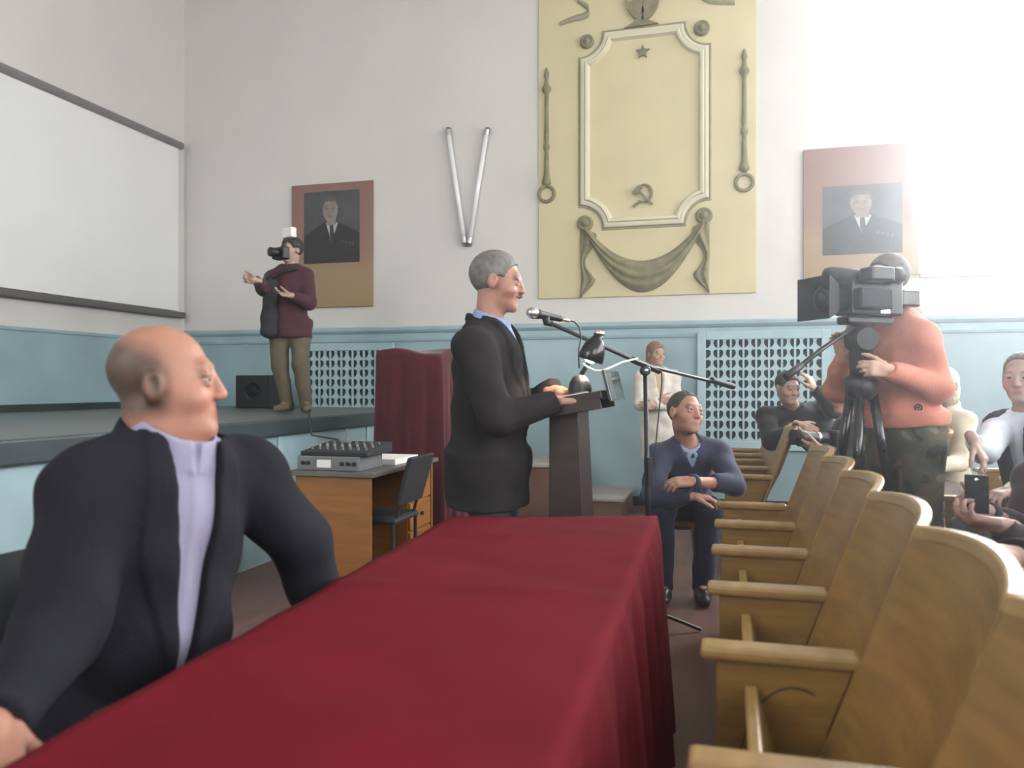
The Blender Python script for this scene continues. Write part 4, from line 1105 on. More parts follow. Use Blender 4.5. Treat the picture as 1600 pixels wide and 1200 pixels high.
    if hr and hr != 'ring':
        ys = np.array([-.13, -.06, -.03, -.012, .012, .03, .05, .07, .12])
        if hr == 'short': zs = np.array([-.07, -.065, -.05, .012, .018, .012, .055, .075, .085])
        elif hr == 'ring': zs = np.array([-.075, -.072, -.055, .012, .016, .03, .2, .3, .3])
        elif hr == 'thin': zs = np.array([-.07, -.06, -.04, .015, .02, .03, .085, .1, .12])
        else: zs = np.array([-.13, -.13, -.13, -.12, -.06, -.01, .045, .065, .08])
        th = g('hair_t', .008)
        def hairf(p):
            q = ((p - hc.astype(np.float32)) @ H.astype(np.float32)) / hs
            d = cran(p, th)
            if hr == 'long':
                d = smin(d, ell(p, hp(0, -.045, -.05), H, e3((.082, .062, .10))), .03)
            nz = np.sin(q[:, 0] * 210 + 3 * np.sin(q[:, 1] * 60)) * np.sin(q[:, 1] * 130 + q[:, 2] * 90) * g('hair_n', .0016)
            d = d + nz
            line = np.interp(q[:, 1], ys, zs).astype(np.float32)
            cutv = (line - q[:, 2]) * .75 * hs
            d = smax(d, cutv, .006)
            if hr == 'ring': d = smax(d, (q[:, 2] - (.062 - .25 * (q[:, 1] + .05))) * .8 * hs, .012)
            d = np.maximum(d, -(cran(p, -.012)))
            if hr == 'long': d = np.maximum(d, -ell(p, hp(0, .035, -.04), H, e3((.058, .07, .1))))
            return d
        sdf_obj('hair', hairf, hc - .19, hc + .19, hsh, mat('hair', g('hair_col', (.05, .04, .03)), .6, .3, 40, .25, 160), root)
    if g('moustache'):
        def mo(p):
            d = smin(rc(p, hp(0, .099, -.048), hp(.025, .086, -.056), .0075, .0045), rc(p, hp(0, .099, -.048), hp(-.025, .086, -.056), .0075, .0045), .004)
            return d + folds(p, .0006, 400)
        sdf_obj('moustache', mo, hp(0, .09, -.05) - .05, hp(0, .09, -.05) + .05, .003, mat('moustache_hair', g('moustache'), .7, .3, 60), root)

    # ---------------------------------------------------------- clothing
    fz = lambda p, a=.004, f=26, sd_=0.0: folds(p, a, f, sd_ + g('seed', 0.0))
    q_of = lambda p: ((p - nk.astype(np.float32)) @ T.astype(np.float32))
    ch = g('ch', .010)
    tlo, thi = bbox([pv - U * .36, nk + U * .05, J['shL'], J['shR'], J['elL'], J['elR'], J['wrL'], J['wrR'], pv + Rr * .25, pv - Rr * .25], .17)
    kind = g('top')
    neckhole = lambda p, r: rc(p, nk - U * .03, nk + U * .14 + HF * .02, r, r * 1.15)
    def collar(p, R0, hgt, th, open_=.0, lean=.35):
        q = q_of(p); c0 = np.array([0, .012, .012], np.float32); q = q - c0
        rr = np.sqrt(q[:, 0] ** 2 + (q[:, 1] * .95) ** 2)
        zc = q[:, 2] + q[:, 1] * lean
        d = np.sqrt((rr - R0 + zc * .25) ** 2 + np.maximum(np.abs(zc) - hgt, 0) ** 2) - th
        if open_: d = np.maximum(d, -(np.maximum(np.abs(q[:, 0]) - open_ * (1 + zc * 8), -q[:, 1])))
        return d
    def vcut(p, top, bot, wt, wb, x0=0.0):
        q = q_of(p); z = q[:, 2]
        hw = np.interp(z, [bot, top], [wb, wt]).astype(np.float32)
        x = q[:, 0] - x0
        return np.maximum(np.maximum(np.abs(x) - hw, -q[:, 1] + .01), bot - z), x, hw, z, q[:, 1]
    hem = g('hem', .22)
    def upper(p, pad, arms=True, cuff=0.0, fa=.004, skirt=True, hemv=None):
        hv = hem if hemv is None else hemv
        d = torso(p, pad)
        if skirt:
            lpd = g('leg_pad', .02); zz = (p - pv.astype(np.float32)) @ U.astype(np.float32)
            sk_ = ell(p, pv - U * .10, T, (max(.165 * w + pad, hipw + .083 * lw + lpd + .008), max(.128 * dp + pad, .083 * lw + lpd + .014), 1.3))
            d = smin(d, np.maximum(sk_, zz - .03), .06)
        d = np.maximum(d, -((p - pv.astype(np.float32)) @ U.astype(np.float32)) - hv)
        if arms:
            for s in 'LR': d = smin(d, arm(p, s, pad * .95, cuff or .001), .028)
        return d + fz(p, fa)
    if kind in ('suit', 'vest', 'shirt'):
        def shirt(p):
            d = upper(p, .011, kind != 'suit', .0, .002, False, .06)
            d = np.maximum(d, -neckhole(p, g('collar_r', .070) - .010))
            d = smin(d, collar(p, g('collar_r', .070), .026, .006, .010), .006)
            # collar points
            for s in (-1, 1):
                a = nk + Rr * s * .012 + Ff * .085 + U * .0; b = nk + Rr * s * .052 + Ff * .095 - U * .055
                d = smin(d, rc(p, a, b, .009, .006), .012)
            q = q_of(p)
            d = d - .003 * np.exp(-(q[:, 0] / .014) ** 4) * (q[:, 1] > 0)
            return d
        sdf_obj('shirt', shirt, tlo, thi, g('sh_h', .008), mat('shirt_cotton', g('shirt', (.4, .42, .6)), .8, .06, 12, .1, 200), root)
    if kind in ('suit', 'vest'):
        vb, wt, wb = g('vbot', -.34), g('vwt', .062), g('vwb', .012)
        def jacket(p):
            d = upper(p, .026, kind == 'suit', -.0, g('fold', .004))
            if kind == 'vest':
                for s in 'LR': d = smax(d, -(rc(p, J['sh' + s] + Rr * (.045 if s == 'R' else -.045) + U * .03, J['sh' + s] + Rr * (.05 if s == 'R' else -.05) - U * .10, .072, .072)), .01)
            d = np.maximum(d, -neckhole(p, g('collar_r', .070) + .013))
            dv, x, hw, z, y = vcut(p, .02, vb, wt, wb)
            # lapels
            lw_ = np.interp(z, [vb, vb * .45, -.02, .03], [.012, .075, .05, .03]).astype(np.float32)
            lap = np.clip(1 - np.maximum(np.abs(np.abs(x) - hw - lw_ * .5) - lw_ * .5, 0) / .006, 0, 1) * (y > -.01) * (z > vb) * (z < .05)
            d = d - (.009 if kind == 'suit' else .0) * lap
            d = smax(d, -dv, .008)
            # centre edge below the opening
            low = np.exp(-(x / .006) ** 2) * (y > 0) * (z < vb); d = d + .006 * low
            if kind == 'suit':
                cl = collar(p + (U * .026).astype(np.float32), g('collar_r', .070) + .026, .012, .009, .0, .45); cl = np.maximum(cl, (q_of(p)[:, 1] - .04)); d = smin(d, cl, .01)
            return d
        nm = 'jacket' if kind == 'suit' else 'waistcoat'
        jk = sdf_obj(nm, jacket, tlo, thi, ch, mat(nm + '_wool', g('cloth', (.03, .03, .035)), .9, .18, 10, .15, 160, spec=.2), root)
        if g('buttons'):
            for z in g('buttons'):
                q0 = nk + U * z + Ff * .02 + Rr * .006
                for it in range(60):
                    dd = jacket(np.array([q0], np.float32))[0]
                    if dd > -.001: break
                    q0 = q0 + Ff * .005
                obj('button', MB().lathe([(.010, -.004), (.010, .003), (.006, .004)], q0, Ff, 12), M['black'], jk)
        if g('pocket'):
            pass
    if kind in ('sweater', 'hoodie', 'coat', 'tee', 'jacket'):
        def sw(p):
            d = upper(p, g('pad', .018), True, -.0, g('fold', .004))
            if kind == 'sweater':
                dv, x, hw, z, y = vcut(p, .03, -.085, .055, .004); d = smax(d, -dv, .006)
            if kind in ('coat', 'jacket'):
                dv, x, hw, z, y = vcut(p, .02, g('vbot', -.16), .05, .004); d = smax(d, -dv, .006)
                d = d + .006 * np.exp(-(x / .006) ** 2) * (y > 0) * (z < -.1)
            d = np.maximum(d, -neckhole(p, .061))
            d = smin(d, collar(p, .073, .012 if kind != 'hoodie' else .02, .009), .008)
            if kind == 'hoodie': d = smin(d, ell(p, nk - Ff * .085 - U * .02, T, (.10, .05, .075)), .03)
            if kind != 'coat':
                z = (p - pv.astype(np.float32)) @ U.astype(np.float32); d = d - .004 * np.exp(-((z + hem - .03) / .028) ** 4)
            return d
        tp_ = sdf_obj({'sweater': 'sweater', 'hoodie': 'hoodie', 'coat': 'coat', 'tee': 'pullover', 'jacket': 'jacket'}[kind], sw, tlo - (np.array([0, 0, max(0, hem - .3)])), thi, ch, mat('top_fabric', g('cloth', (.05, .05, .08)), .85, .14, 12, .2, 140, sheen=.15), root)
        if kind in ('sweater', 'coat', 'jacket'):
            def ins(p):
                d = torso(p, .009); q = q_of(p)
                d = np.maximum(d, -q[:, 2] - .30)
                d = np.maximum(d, -neckhole(p, .060))
                for s in (-1, 1):
                    d = smin(d, rc(p, nk + Rr * s * .012 + Ff * .085, nk + Rr * s * .05 + Ff * .10 - U * .05, .009, .006), .012)
                return smin(d, collar(p, .067, .014, .0055, .008), .006)
            sdf_obj('shirt', ins, *bbox([pv, nk, J['shL'], J['shR']], .17), .010, mat('under_shirt', g('shirt', (.3, .36, .5)), .8, .06, 12), root)
        if g('emblem'):
            q0 = nk + U * g('emblem')[1] + Rr * g('emblem')[0] - Ff * 0 + Ff * .02; dirn = unit(Ff * g('emblem')[2] + Rr * g('emblem')[3])
            for it in range(80):
                if sw(np.array([q0], np.float32))[0] > .0005: break
                q0 = q0 + dirn * .004
            ux_ = unit(np.cross(dirn, U)); eb = MB()
            eb.tube(arc(q0, .016, 0, 2 * pi, 16, ux_, U)[:-1], .004, 6, closed=True)
            for a in (20, 140, 260): eb.tube([q0, q0 + .014 * (cos(RAD(a)) * ux_ + sin(RAD(a)) * U)], .0032, 6)
            obj('emblem', eb, M['black_matte'], tp_)
    # trousers
    if g('bottom', True):
        lp = g('leg_pad', .02)
        def trousers(p):
            d = None
            for s in 'LR':
                v = leg(p, s, lp); a = J['an' + s]
                v = np.maximum(v, -(p[:, 2] - (a[2] - .055)).astype(np.float32))
                d = v if d is None else smin(d, v, .02)
            pe = ell(p, pv - U * .02, T, (.158 * w + .014, .122 * dp + .014, .16))
            pe = np.maximum(pe, ((p - pv.astype(np.float32)) @ U.astype(np.float32)) - .10)
            return smin(d, pe, .045) + fz(p, .0035, 24, 1.7)
        llo, lhi = bbox([pv + U * .1, J['hipL'], J['hipR'], J['knL'], J['knR'], J['anL'], J['anR']], .2)
        tm = g('trouser_mat') or mat('trouser_cloth', g('trousers', (.03, .03, .035)), .85, .2, 10, .15, 150)
        sdf_obj('trousers', trousers, llo, lhi, g('th', .012), tm, root)
        sm_ = mat('shoe_leather', g('shoes', (.02, .018, .016)), .35, .2, 20)
        for s in 'LR':
            a = J['an' + s]; t = unit(np.array([J['toe' + s][0], J['toe' + s][1], 0])); fl = a[2] - .075
            sl_ = np.cross(t, [0, 0, 1.0])
            c0 = np.array([a[0], a[1], fl])
            def shoe(p):
                d = rc(p, c0 - t * .05 + np.array([0, 0, .035]), c0 + t * .06 + np.array([0, 0, .03]), .040, .045)
                d = smin(d, rc(p, c0 + t * .06 + np.array([0, 0, .03]), c0 + t * .17 + np.array([0, 0, .026]), .044, .034), .03)
                d = smin(d, rc(p, c0 + np.array([0, 0, .04]), c0 + np.array([0, 0, .09]), .044, .046), .03)
                return np.maximum(d, -(p[:, 2] - fl).astype(np.float32))
            sdf_obj('shoe', shoe, c0 - np.array([.26, .26, .02]), c0 + np.array([.26, .26, .16]), .009, sm_, root)
    return root

def wrd(J, s, d, n, thumb): J['hd' + s], J['hn' + s], J['ht' + s] = d, n, thumb

# ---- bald man behind the table -------------------------------------------------
fdir = np.array([.92, -.39, 0]); adir = np.array([.39, .92, 0])          # facing, towards his left
S0 = P(262, 740, 1.84)
J = dict(head=P(262, 600, 1.84), hf=camdir(.975, .20, .06), neck=P(268, 690, 1.84), pelvis=np.array([-1.33, 1.50, .53]),
         shL=P(380, 745, 1.99), shR=P(140, 775, 1.69), elL=P(470, 850, 2.08), wrL=P(506, 985, 2.08), elR=P(98, 985, 1.53), wrR=P(-6, 1128, 1.27),
         knL=np.array([-1.02, 1.80, .52]), knR=np.array([-.98, 1.35, .52]), anL=np.array([-1.08, 1.85, .085]), anR=np.array([-1.06, 1.33, .085]),
         toeL=np.array([1, .1, 0]), toeR=np.array([1, -.1, 0]))
J['hipL'] = np.array([-1.32, 1.62, .50]); J['hipR'] = np.array([-1.34, 1.40, .50])
wrd(J, 'L', (.35, .05, -1), (.3, -.9, 0), (1, 0, 0)); wrd(J, 'R', (.55, -.5, -.45), (.2, -.2, -1), (.7, .5, 0))
person('heavy bald man in dark jacket and lilac shirt seated behind the red table', J,
       dict(w=1.16, d=1.30, belly=1.22, aw=1.28, hs=1.13, jaw=1.2, jowl=True, neck_r=.068, skin=(.37, .175, .12), hair='ring', hair_t=.0035, hair_col=(.06, .04, .027), brow=(.3, .18, .11), hair_n=.0006, hair_h=.005,
            top='suit', shirt=(.25, .235, .34), cloth=(.011, .011, .016), vbot=-.50, vwt=.062, vwb=.010, collar_r=.092, hem=.10, h=.006, ch=.007, sh_h=.006, fold=.005, seed=.6, eyes=True, trousers=(.02, .02, .024), curlR=(12, 20, 14)))

# ---- speaker at the lectern ----------------------------------------------------
J = dict(head=P(778, 441, 3.42), hf=camdir(.99, -.10, -.10), neck=P(763, 507, 3.42), pelvis=P(762, 715, 3.46),
         shR=P(741, 546, 3.24), shL=P(768, 544, 3.60), elR=P(776, 654, 3.16), wrR=P(868, 628, 3.24), elL=P(806, 642, 3.66), wrL=P(866, 611, 3.44),
         knR=P(768, 850, 3.36), anR=P(762, 1010, 3.36), knL=P(794, 850, 3.56), anL=P(800, 1000, 3.58), toeL=camdir(1, .1), toeR=camdir(1, -.2))
for s in 'LR': J['an' + s][2] = .085
for s in 'LR': J['kn' + s][2] = .50
J['hipR'] = J['pelvis'] + camdir(.05, -1) * .09 - np.array([0, 0, .04]); J['hipL'] = J['pelvis'] + camdir(.05, 1) * .09 - np.array([0, 0, .04])
wrd(J, 'R', camdir(.95, .15, .05), (0, 0, -1), camdir(0, 1)); wrd(J, 'L', camdir(.95, -.25, -.05), (0, 0, -1), camdir(0, -1))
person('standing grey-haired man with moustache in dark suit speaking at the lectern', J,
       dict(w=1.06, d=1.22, belly=1.12, aw=1.10, hs=1.06, skin=(.38, .195, .14), hair='short', hair_t=.009, hair_col=(.16, .15, .14), brow=(.12, .10, .09), moustache=(.10, .085, .07), hair_h=.005,
            top='suit', shirt=(.24, .33, .60), cloth=(.021, .019, .020), vbot=-.36, vwt=.075, vwb=.020, hem=.20, h=.006, ch=.008, sh_h=.006, fold=.004, seed=2.1, trousers=(.022, .022, .026), buttons=(-.37, -.47), curlR=(12, 18, 12), curlL=(10, 16, 12)))

# ---- photographer on the stage -------------------------------------------------
t0 = 7.35
J = dict(head=P(455, 391, t0), hf=camdir(-.55, -.8, -.05), neck=P(454, 418, t0), pelvis=P(453, 505, t0),
         shR=P(427, 434, t0), shL=P(478, 432, t0), elR=P(412, 452, 7.15), wrR=P(400, 438, 6.95), elL=P(484, 474, 7.25), wrL=P(456, 462, 7.08),
         knR=P(437, 572, 7.30), knL=P(470, 572, 7.30), anR=P(449, 633, 7.32), anL=P(478, 635, 7.28), toeL=camdir(.3, -1), toeR=camdir(-.3, -1))
for s in 'LR': J['an' + s][2] = SZ + .085
wrd(J, 'R', camdir(-.7, -.3, .1), camdir(0, -1, -.3), (0, 0, 1)); wrd(J, 'L', camdir(-.8, -.3, .1), camdir(0, -.4, .9), (0, 0, 1))
person('photographer in maroon top and olive trousers standing on the stage', J,
       dict(aw=.98, hs=.98, skin=(.45, .30, .23), hair='short', hair_t=.016, hair_col=(.04, .035, .032), top='tee', cloth=(.07, .022, .032), hem=.14, h=.008, ch=.012, trousers=(.115, .095, .062), shoes=(.12, .10, .07), th=.013, seed=.3, curlR=(55, 60, 40)))
# his dark photo vest hanging open, camera with white flash
vest = thing('photo_camera', P(438, 392, 7.1), 'dark camera with white flash held before the stage photographer\'s face', 'camera')
k0 = P(440, 396, 7.08); kd = camdir(-.6, -.75); ks = unit(np.cross(kd, [0, 0, 1])); kz = np.array([0, 0, 1.0])
obj('camera_body', MB().obox(k0, ks * .075, kz * .055, kd * .035), M['black'], vest, bevel=.01)
obj('lens', MB().lathe([(.035, .03), (.04, .06), (.042, .12), (.036, .125)], k0, kd, 16), M['black'], vest, smooth=True)
obj('grip', MB().obox(k0 + ks * .07, ks * .018, kz * .05, kd * .045), M['black_matte'], vest, bevel=.01)
fl_ = obj('flash', MB().obox(P(452, 364, 7.1), ks * .07, kz * .045, kd * .03), M['paper'], vest, bevel=.01)
obj('flash_foot', MB().tube([k0 + kz * .05, P(451, 370, 7.1)], .015, 8), M['black'], vest)
bag = thing('shoulder_bag', P(415, 500, 7.1), 'dark vest flap and bag hanging at the stage photographer\'s side', 'bag')
rows_ = []
def bagf(p):
    a, b = P(424, 440, 7.22), P(421, 515, 7.2)
    d = rc(p, a, b, .06, .085)
    return d + folds(p, .006, 30)
sdf_obj('bag_body', bagf, P(420, 500, 7.2) - .55, P(420, 500, 7.2) + .55, .012, M['black_matte'], bag)
obj('strap', MB().tube([P(421, 440, 7.18), P(440, 424, 7.17), P(462, 420, 7.22), P(470, 424, 7.35)], .014, 6), M['black_matte'], bag, smooth=True)

# ---- woman in a white coat by the far wall -------------------------------------
t0 = 7.75
J = dict(head=P(1025, 553, t0), hf=camdir(.45, -.88, -.08), neck=P(1027, 579, t0), pelvis=P(1030, 655, t0),
         shR=P(1002, 590, t0), shL=P(1052, 590, t0), elR=P(1000, 632, 7.65), wrR=P(1030, 626, 7.52), elL=P(1058, 632, 7.65), wrL=P(1024, 634, 7.50),
         knR=P(1022, 725, t0), knL=P(1038, 725, t0), anR=P(1021, 790, t0), anL=P(1038, 790, t0), toeL=camdir(.2, -1), toeR=camdir(-.1, -1))
for s in 'LR': J['an' + s][2] = .085
wrd(J, 'R', camdir(.9, -.2, 0), camdir(0, 1, 0), (0, 0, 1)); wrd(J, 'L', camdir(-.9, -.2, 0), camdir(0, 1, 0), (0, 0, 1))
person('fair-haired woman in long white coat standing against the blue wall', J,
       dict(w=.86, d=.92, aw=.9, hs=.94, skin=(.46, .29, .22), hair='long', hair_t=.012, hair_col=(.24, .15, .09), top='coat', cloth=(.70, .65, .58), shirt=(.55, .42, .28), hem=.40, vbot=-.3, h=.008, ch=.012, trousers=(.35, .28, .22), shoes=(.1, .08, .07), seed=1.1))

# ---- man in navy sweater sitting forward ---------------------------------------
J = dict(head=P(1071, 646, 4.60), hf=camdir(.44, -.86, .16), hu=np.array([0, 0, 1.0]) + R_ * .18, gaze=camdir(.75, -.55, .35), neck=P(1074, 692, 4.68), pelvis=P(1064, 800, 5.02),
         shR=P(1028, 716, 4.66), shL=P(1122, 708, 4.72), elR=P(1020, 778, 4.50), wrR=P(1082, 776, 4.36), elL=P(1146, 758, 4.52), wrL=P(1082, 752, 4.36),
         knR=P(1034, 796, 4.52), knL=P(1108, 790, 4.58), anR=P(1036, 905, 4.62), anL=P(1097, 905, 4.62), toeL=camdir(-.15, -1), toeR=camdir(-.2, -1))
J['pelvis'][2] = .52
for s in 'LR': J['an' + s][2] = .085; J['kn' + s][2] = .535
J['hipR'] = J['pelvis'] - R_ * .10 - np.array([0, 0, .03]); J['hipL'] = J['pelvis'] + R_ * .10 - np.array([0, 0, .03])
wrd(J, 'R', camdir(.95, -.1, -.05), (0, 0, -1), camdir(0, -.2, 1)); wrd(J, 'L', camdir(-.95, -.1, -.05), camdir(0, .5, -.8), (0, 0, 1))
person('man in navy sweater and blue trousers sitting with forearms on his knees', J,
       dict(w=1.02, d=1.05, aw=1.06, hs=1.07, skin=(.48, .25, .18), hair='thin', hair_t=.006, hair_n=.003, hair_col=(.06, .05, .044), stubble=.5, top='sweater', cloth=(.040, .043, .085), shirt=(.30, .38, .55), hem=.10, h=.0065, ch=.010, trousers=(.022, .026, .06), fold=.006, seed=2.7, curlR=(25, 35, 25)))
sq = J['pelvis']
stl = thing('wooden_stool', (sq[0], sq[1], 0), 'low wooden stool under the man in the navy sweater', 'stool')
obj('seat', MB().lathe([(.17, .385), (.18, .395), (.18, .41), (.17, .418)], (sq[0], sq[1], 0), (0, 0, 1), 20), M['desk'], stl)
for a in (45, 135, 225, 315):
    obj('leg', MB().tube([(sq[0] + .11 * cos(RAD(a)), sq[1] + .11 * sin(RAD(a)), .39), (sq[0] + .16 * cos(RAD(a)), sq[1] + .16 * sin(RAD(a)), 0)], .016, 8), M['desk'], stl)

# ---- man in black leaning forward by the grille --------------------------------
J = dict(head=P(1231, 606, 6.1), hf=camdir(.25, -.93, -.18), neck=P(1240, 641, 6.25), pelvis=np.array([.98, 6.45, .52]),
         shR=P(1198, 652, 6.2), shL=P(1284, 640, 6.3), elR=P(1205, 690, 5.95), wrR=P(1250, 664, 5.88), elL=P(1302, 640, 5.95), wrL=P(1272, 608, 5.95),
         knR=np.array([.62, 6.62, .53]), knL=np.array([.66, 6.25, .53]), anR=np.array([.62, 6.6, .085]), anL=np.array([.68, 6.22, .085]), toeL=np.array([-1, -.2, 0]), toeR=np.array([-1, .1, 0]))
wrd(J, 'R', camdir(.8, -.2, -.35), camdir(0, 1, -.3), (0, 0, 1)); wrd(J, 'L', camdir(-.35, .1, .9), camdir(-.6, .6, 0), camdir(-.4, -1))
person('dark-haired man in black leaning forward with a hand beside his face', J,
       dict(w=1.0, d=1.0, aw=1.1, hs=1.0, skin=(.42, .27, .20), hair='short', hair_t=.009, hair_col=(.03, .026, .024), top='tee', cloth=(.013, .013, .015), hem=.10, h=.008, ch=.012, trousers=(.02, .02, .022), seed=.9))

# ---- dark-clothed photographer crouching behind the tripod ----------------------
J = dict(head=P(1322, 618, 5.30), hf=camdir(-.9, -.3, -.1), neck=P(1332, 655, 5.32), pelvis=P(1345, 770, 5.35),
         shR=P(1318, 672, 5.5), shL=P(1342, 676, 5.14), elR=P(1298, 712, 5.4), wrR=P(1262, 690, 5.28), elL=P(1322, 722, 5.02), wrL=P(1282, 700, 5.06),
         knR=P(1268, 770, 5.45), knL=P(1262, 775, 5.12), anR=P(1290, 880, 5.5), anL=P(1285, 890, 5.1), toeL=camdir(-1, -.1), toeR=camdir(-1, .1))
J['pelvis'][2] = .50
for s in 'LR': J['an' + s][2] = .085; J['kn' + s][2] = .52
wrd(J, 'R', camdir(-.9, -.35, .1), camdir(-.1, -.9, .3), (0, 0, 1)); wrd(J, 'L', camdir(-.85, .25, .2), camdir(.1, .4, .9), camdir(-.2, -.9))
person('person in black crouching behind the tripod with a telephoto camera', J,
       dict(aw=1.02, skin=(.48, .30, .22), hair='short', hair_col=(.03, .026, .024), top='tee', cloth=(.012, .012, .014), hem=.1, h=.008, ch=.012, trousers=(.016, .017, .022), seed=3.3, curlR=(30, 35, 30)))
tel = thing('telephoto_camera', P(1285, 684, 5.15), 'black telephoto camera with silver ring pointed towards the lectern', 'camera')
a, b = P(1296, 685, 5.17), P(1238, 683, 5.10); dd = unit(b - a); ln = np.linalg.norm(b - a)
obj('lens_barrel', MB().lathe([(.036, 0), (.040, .03), (.040, ln * .62), (.048, ln * .70), (.050, ln), (.044, ln)], a, dd, 18), M['black'], tel, smooth=True)
obj('silver_ring', MB().lathe([(.0415, ln * .30), (.0425, ln * .31), (.0425, ln * .36), (.0415, ln * .37)], a, dd, 18), M['chrome'], tel, smooth=True)
obj('camera_body', MB().obox(a - dd * .04, dd * .04, unit(np.cross(dd, [0, 0, 1])) * .07, np.array([0, 0, .055])), M['black'], tel, bevel=.012)
cst = thing('camera_case', (P(1345, 770, 5.35)[0], P(1345, 770, 5.35)[1], 0), 'black equipment case used as a seat behind the tripod', 'case')
cp_ = P(1345, 770, 5.35)
obj('case_body', MB().box((cp_[0] - .19, cp_[1] - .19, 0), (cp_[0] + .19, cp_[1] + .19, .36)), M['black_matte'], cst, bevel=.02)
obj('case_lid', MB().box((cp_[0] - .195, cp_[1] - .195, .362), (cp_[0] + .195, cp_[1] + .195, .398)), M['black'], cst, bevel=.01)

# ---- cameraman in orange hoodie -------------------------------------------------
def camo():
    m = mat('camouflage_cloth', (.05, .055, .035), .85, .2, 8, .1, 100)
    nt = m.node_tree; N = nt.nodes; L = nt.links
    tc = N.new('ShaderNodeTexCoord'); nz = N.new('ShaderNodeTexNoise'); nz.inputs['Scale'].default_value = 7; nz.inputs['Detail'].default_value = 1.5; nz.inputs['Distortion'].default_value = .6
    L.new(tc.outputs['Object'], nz.inputs['Vector'])
    rp = N.new('ShaderNodeValToRGB'); rp.color_ramp.interpolation = 'CONSTANT'; e = rp.color_ramp.elements
    e[0].position = 0; e[0].color = (.022, .022, .018, 1); e[1].position = .43; e[1].color = (.055, .06, .035, 1)
    x = e.new(.53); x.color = (.085, .065, .042, 1); x = e.new(.62); x.color = (.15, .14, .10, 1)
    L.new(nz.outputs['Fac'], rp.inputs['Fac']); L.new(rp.outputs['Color'], N['Principled BSDF'].inputs['Base Color']); return m
J = dict(head=P(1386, 436, 4.12), hf=camdir(-.93, -.30, -.05), neck=P(1398, 494, 4.12), pelvis=P(1410, 655, 4.12),
         shL=P(1438, 530, 3.96), shR=P(1352, 524, 4.26), elL=P(1462, 606, 3.92), wrL=P(1388, 577, 3.80), elR=P(1310, 606, 4.22), wrR=P(1318, 556, 4.02),
         knL=P(1440, 790, 4.0), knR=P(1400, 790, 4.2), anL=P(1440, 960, 4.0), anR=P(1405, 960, 4.2), toeL=camdir(-.9, -.5), toeR=camdir(-1, -.1))
for s in 'LR': J['an' + s][2] = .085; J['kn' + s][2] = .53
wrd(J, 'L', camdir(-.95, -.1, .05), camdir(-.2, .9, -.1), (0, 0, 1)); wrd(J, 'R', camdir(-.3, -.3, .8), camdir(-.5, -.5, 0), camdir(-.2, -1))
person('cameraman in orange hoodie and camouflage trousers behind the television camera', J,
       dict(w=1.12, d=1.15, belly=1.08, aw=1.22, hs=1.02, skin=(.50, .31, .23), hair='short', hair_t=.012, hair_col=(.10, .09, .085), top='hoodie', cloth=(.52, .19, .135), hem=.03, h=.007, ch=.010, trouser_mat=camo(), pad=.024, fold=.006, seed=1.9, lw=1.12, leg_pad=.028,
            emblem=(-.10, -.47, .7, -.7), curlL=(32, 38, 28)))

# ---- fair-haired person in white seated behind the cameraman --------------------
J = dict(head=P(1475, 602, 5.5), hf=camdir(-.85, -.5, -.1), neck=P(1482, 638, 5.52), pelvis=P(1486, 750, 5.55),
         shR=P(1458, 654, 5.7), shL=P(1508, 660, 5.4), elR=P(1440, 715, 5.6), wrR=P(1410, 715, 5.5), elL=P(1500, 722, 5.3), wrL=P(1462, 730, 5.2),
         knR=P(1405, 770, 5.6), knL=P(1410, 775, 5.3), anR=P(1405, 880, 5.6), anL=P(1410, 880, 5.3), toeL=camdir(-1, -.2), toeR=camdir(-1, 0))
J['pelvis'][2] = .53
for s in 'LR': J['an' + s][2] = .085; J['kn' + s][2] = .52
wrd(J, 'R', camdir(-.9, 0, -.2), (0, 0, -1), camdir(0, -1)); wrd(J, 'L', camdir(-.9, 0, -.2), (0, 0, -1), camdir(0, 1))
person('pale-haired person in cream blouse half hidden behind the cameraman', J,
       dict(w=.92, d=.95, aw=.95, hs=.97, skin=(.36, .25, .2), hair='long', hair_t=.010, hair_col=(.62, .58, .46), top='tee', cloth=(.62, .57, .44), hem=.1, h=.008, ch=.012, trousers=(.22, .2, .17), seed=.2))

# ---- man in pale shirt and dark waistcoat ---------------------------------------
J = dict(head=P(1597, 590, 3.95), hf=camdir(-.72, -.68, -.06), neck=P(1606, 646, 3.97), pelvis=P(1640, 820, 4.0),
         shR=P(1562, 668, 4.02), shL=P(1668, 676, 3.72), elR=P(1540, 705, 3.78), wrR=P(1522, 690, 3.52), elL=P(1650, 770, 3.5), wrL=P(1580, 765, 3.4),
         knR=P(1510, 830, 3.95), knL=P(1560, 850, 3.6), anR=P(1520, 980, 3.95), anL=P(1560, 1000, 3.6), toeL=camdir(-1, -.5), toeR=camdir(-1, -.2))
J['pelvis'][2] = .53
for s in 'LR': J['an' + s][2] = .085; J['kn' + s][2] = .53
wrd(J, 'R', camdir(.25, -.35, -.8), camdir(-.5, .5, .1), camdir(-.6, -.6)); wrd(J, 'L', camdir(-.9, -.3, -.2), (0, 0, -1), camdir(-.3, .9))
person('man in pale blue shirt and dark waistcoat seated at the right edge', J,
       dict(w=1.0, d=1.1, aw=1.12, hs=1.04, skin=(.36, .25, .21), hair='thin', hair_t=.006, hair_col=(.10, .095, .09), top='vest', shirt=(.55, .60, .70), cloth=(.025, .026, .04), vbot=-.30, vwt=.05, vwb=.02, hem=.08, h=.007, ch=.010, trousers=(.09, .09, .10), seed=2.2))

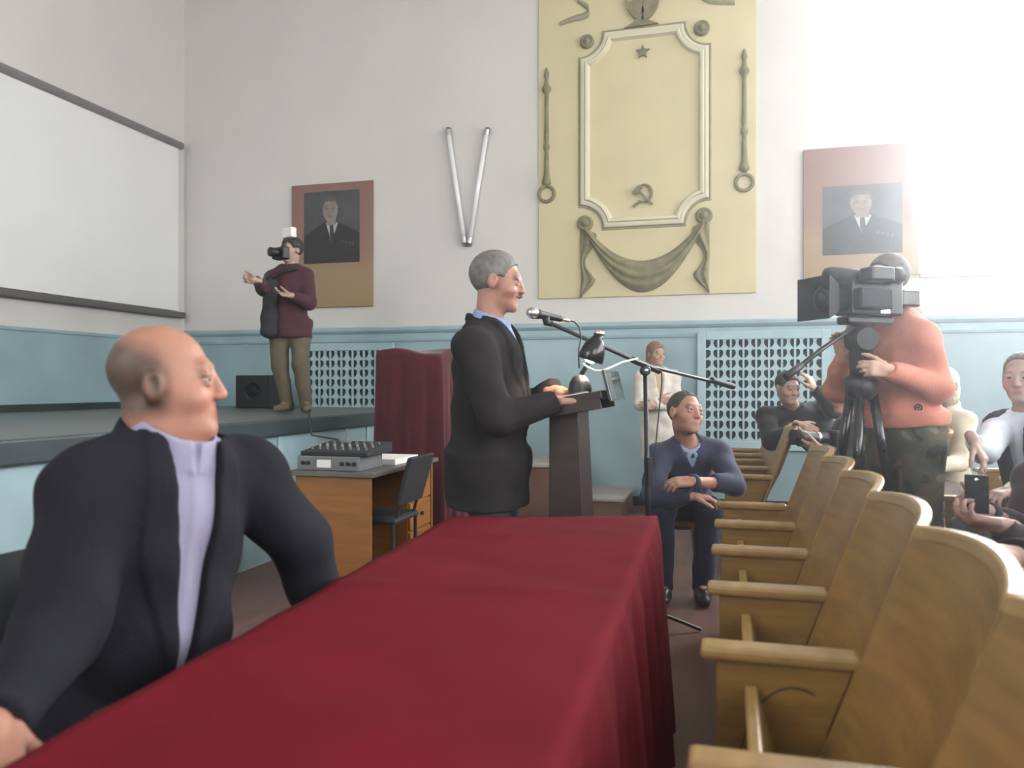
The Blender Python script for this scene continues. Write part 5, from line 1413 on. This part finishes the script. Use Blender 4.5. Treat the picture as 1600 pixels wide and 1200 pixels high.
# ---- person with phone, maroon and black ----------------------------------------
J = dict(head=P(1672, 640, 2.75), hf=camdir(-.8, -.5, -.35), neck=P(1680, 705, 2.8), pelvis=np.array([1.28, 2.72, .53]),
         shR=P(1622, 752, 2.86), shL=P(1715, 770, 2.55), elR=P(1600, 838, 2.72), wrR=P(1540, 800, 2.60), elL=P(1640, 880, 2.42), wrL=P(1566, 822, 2.44),
         knR=np.array([.92, 2.95, .53]), knL=np.array([.94, 2.58, .53]), anR=np.array([.95, 2.95, .085]), anL=np.array([.97, 2.58, .085]), toeL=np.array([-1, -.1, 0]), toeR=np.array([-1, .1, 0]))
wrd(J, 'R', camdir(-.9, -.15, .1), camdir(.1, -.8, .4), (0, 0, 1)); wrd(J, 'L', camdir(-.9, .2, .15), camdir(0, .4, .9), camdir(-.1, .9))
person('person in maroon and black clothing at the right edge holding a black phone', J,
       dict(w=.95, d=1.0, aw=1.05, hs=.98, skin=(.33, .20, .17), hair='short', hair_col=(.03, .025, .022), top='jacket', cloth=(.028, .013, .016), shirt=(.12, .012, .028), hem=.1, vbot=-.45, h=.007, ch=.010, trousers=(.016, .016, .018), seed=1.4, curlR=(45, 45, 30), curlL=(30, 35, 25)))
ph = thing('mobile_phone', P(1525, 772, 2.55), 'black mobile phone held upright at the right edge', 'phone')
pd_ = camdir(-.45, -.9, .1); psd = unit(np.cross(pd_, [0, 0, 1])); pu = unit(np.cross(psd, pd_))
obj('phone_body', MB().obox(P(1526, 772, 2.53), psd * .034, pu * .062, pd_ * .005), M['black_gloss'], ph, bevel=.004)
obj('phone_lens', MB().lathe([(.006, .004), (.006, .007), (.002, .0075)], P(1526, 772, 2.53) + pu * .045, pd_, 10), M['chrome'], ph)

# ---- person in black, only an arm with white cuff reaches into view --------------
J = dict(head=P(1815, 640, 1.95), hf=camdir(-.9, .1, -.1), neck=P(1825, 730, 1.95), pelvis=np.array([1.28, 1.52, .53]),
         shR=P(1765, 795, 2.0), shL=P(1835, 830, 1.66), elR=P(1690, 900, 1.95), wrR=P(1585, 872, 1.74), elL=P(1720, 960, 1.58), wrL=P(1640, 905, 1.6),
         knR=np.array([.92, 1.75, .53]), knL=np.array([.92, 1.40, .53]), anR=np.array([.95, 1.75, .085]), anL=np.array([.95, 1.40, .085]), toeL=np.array([-1, -.1, 0]), toeR=np.array([-1, .1, 0]))
wrd(J, 'R', camdir(-.92, -.05, .22), (0, 0, -1), camdir(0, -1)); wrd(J, 'L', camdir(-.9, .2, 0), (0, 0, -1), camdir(0, 1))
person('person in black at right edge whose white-cuffed hand rests on the seat back', J,
       dict(w=.98, d=1.05, aw=1.05, skin=(.40, .24, .20), hair='short', hair_col=(.03, .025, .022), top='suit', cloth=(.012, .012, .014), shirt=(.7, .7, .7), hem=.1, h=.007, ch=.010, trousers=(.016, .016, .018), seed=.4, curlR=(14, 20, 16)))
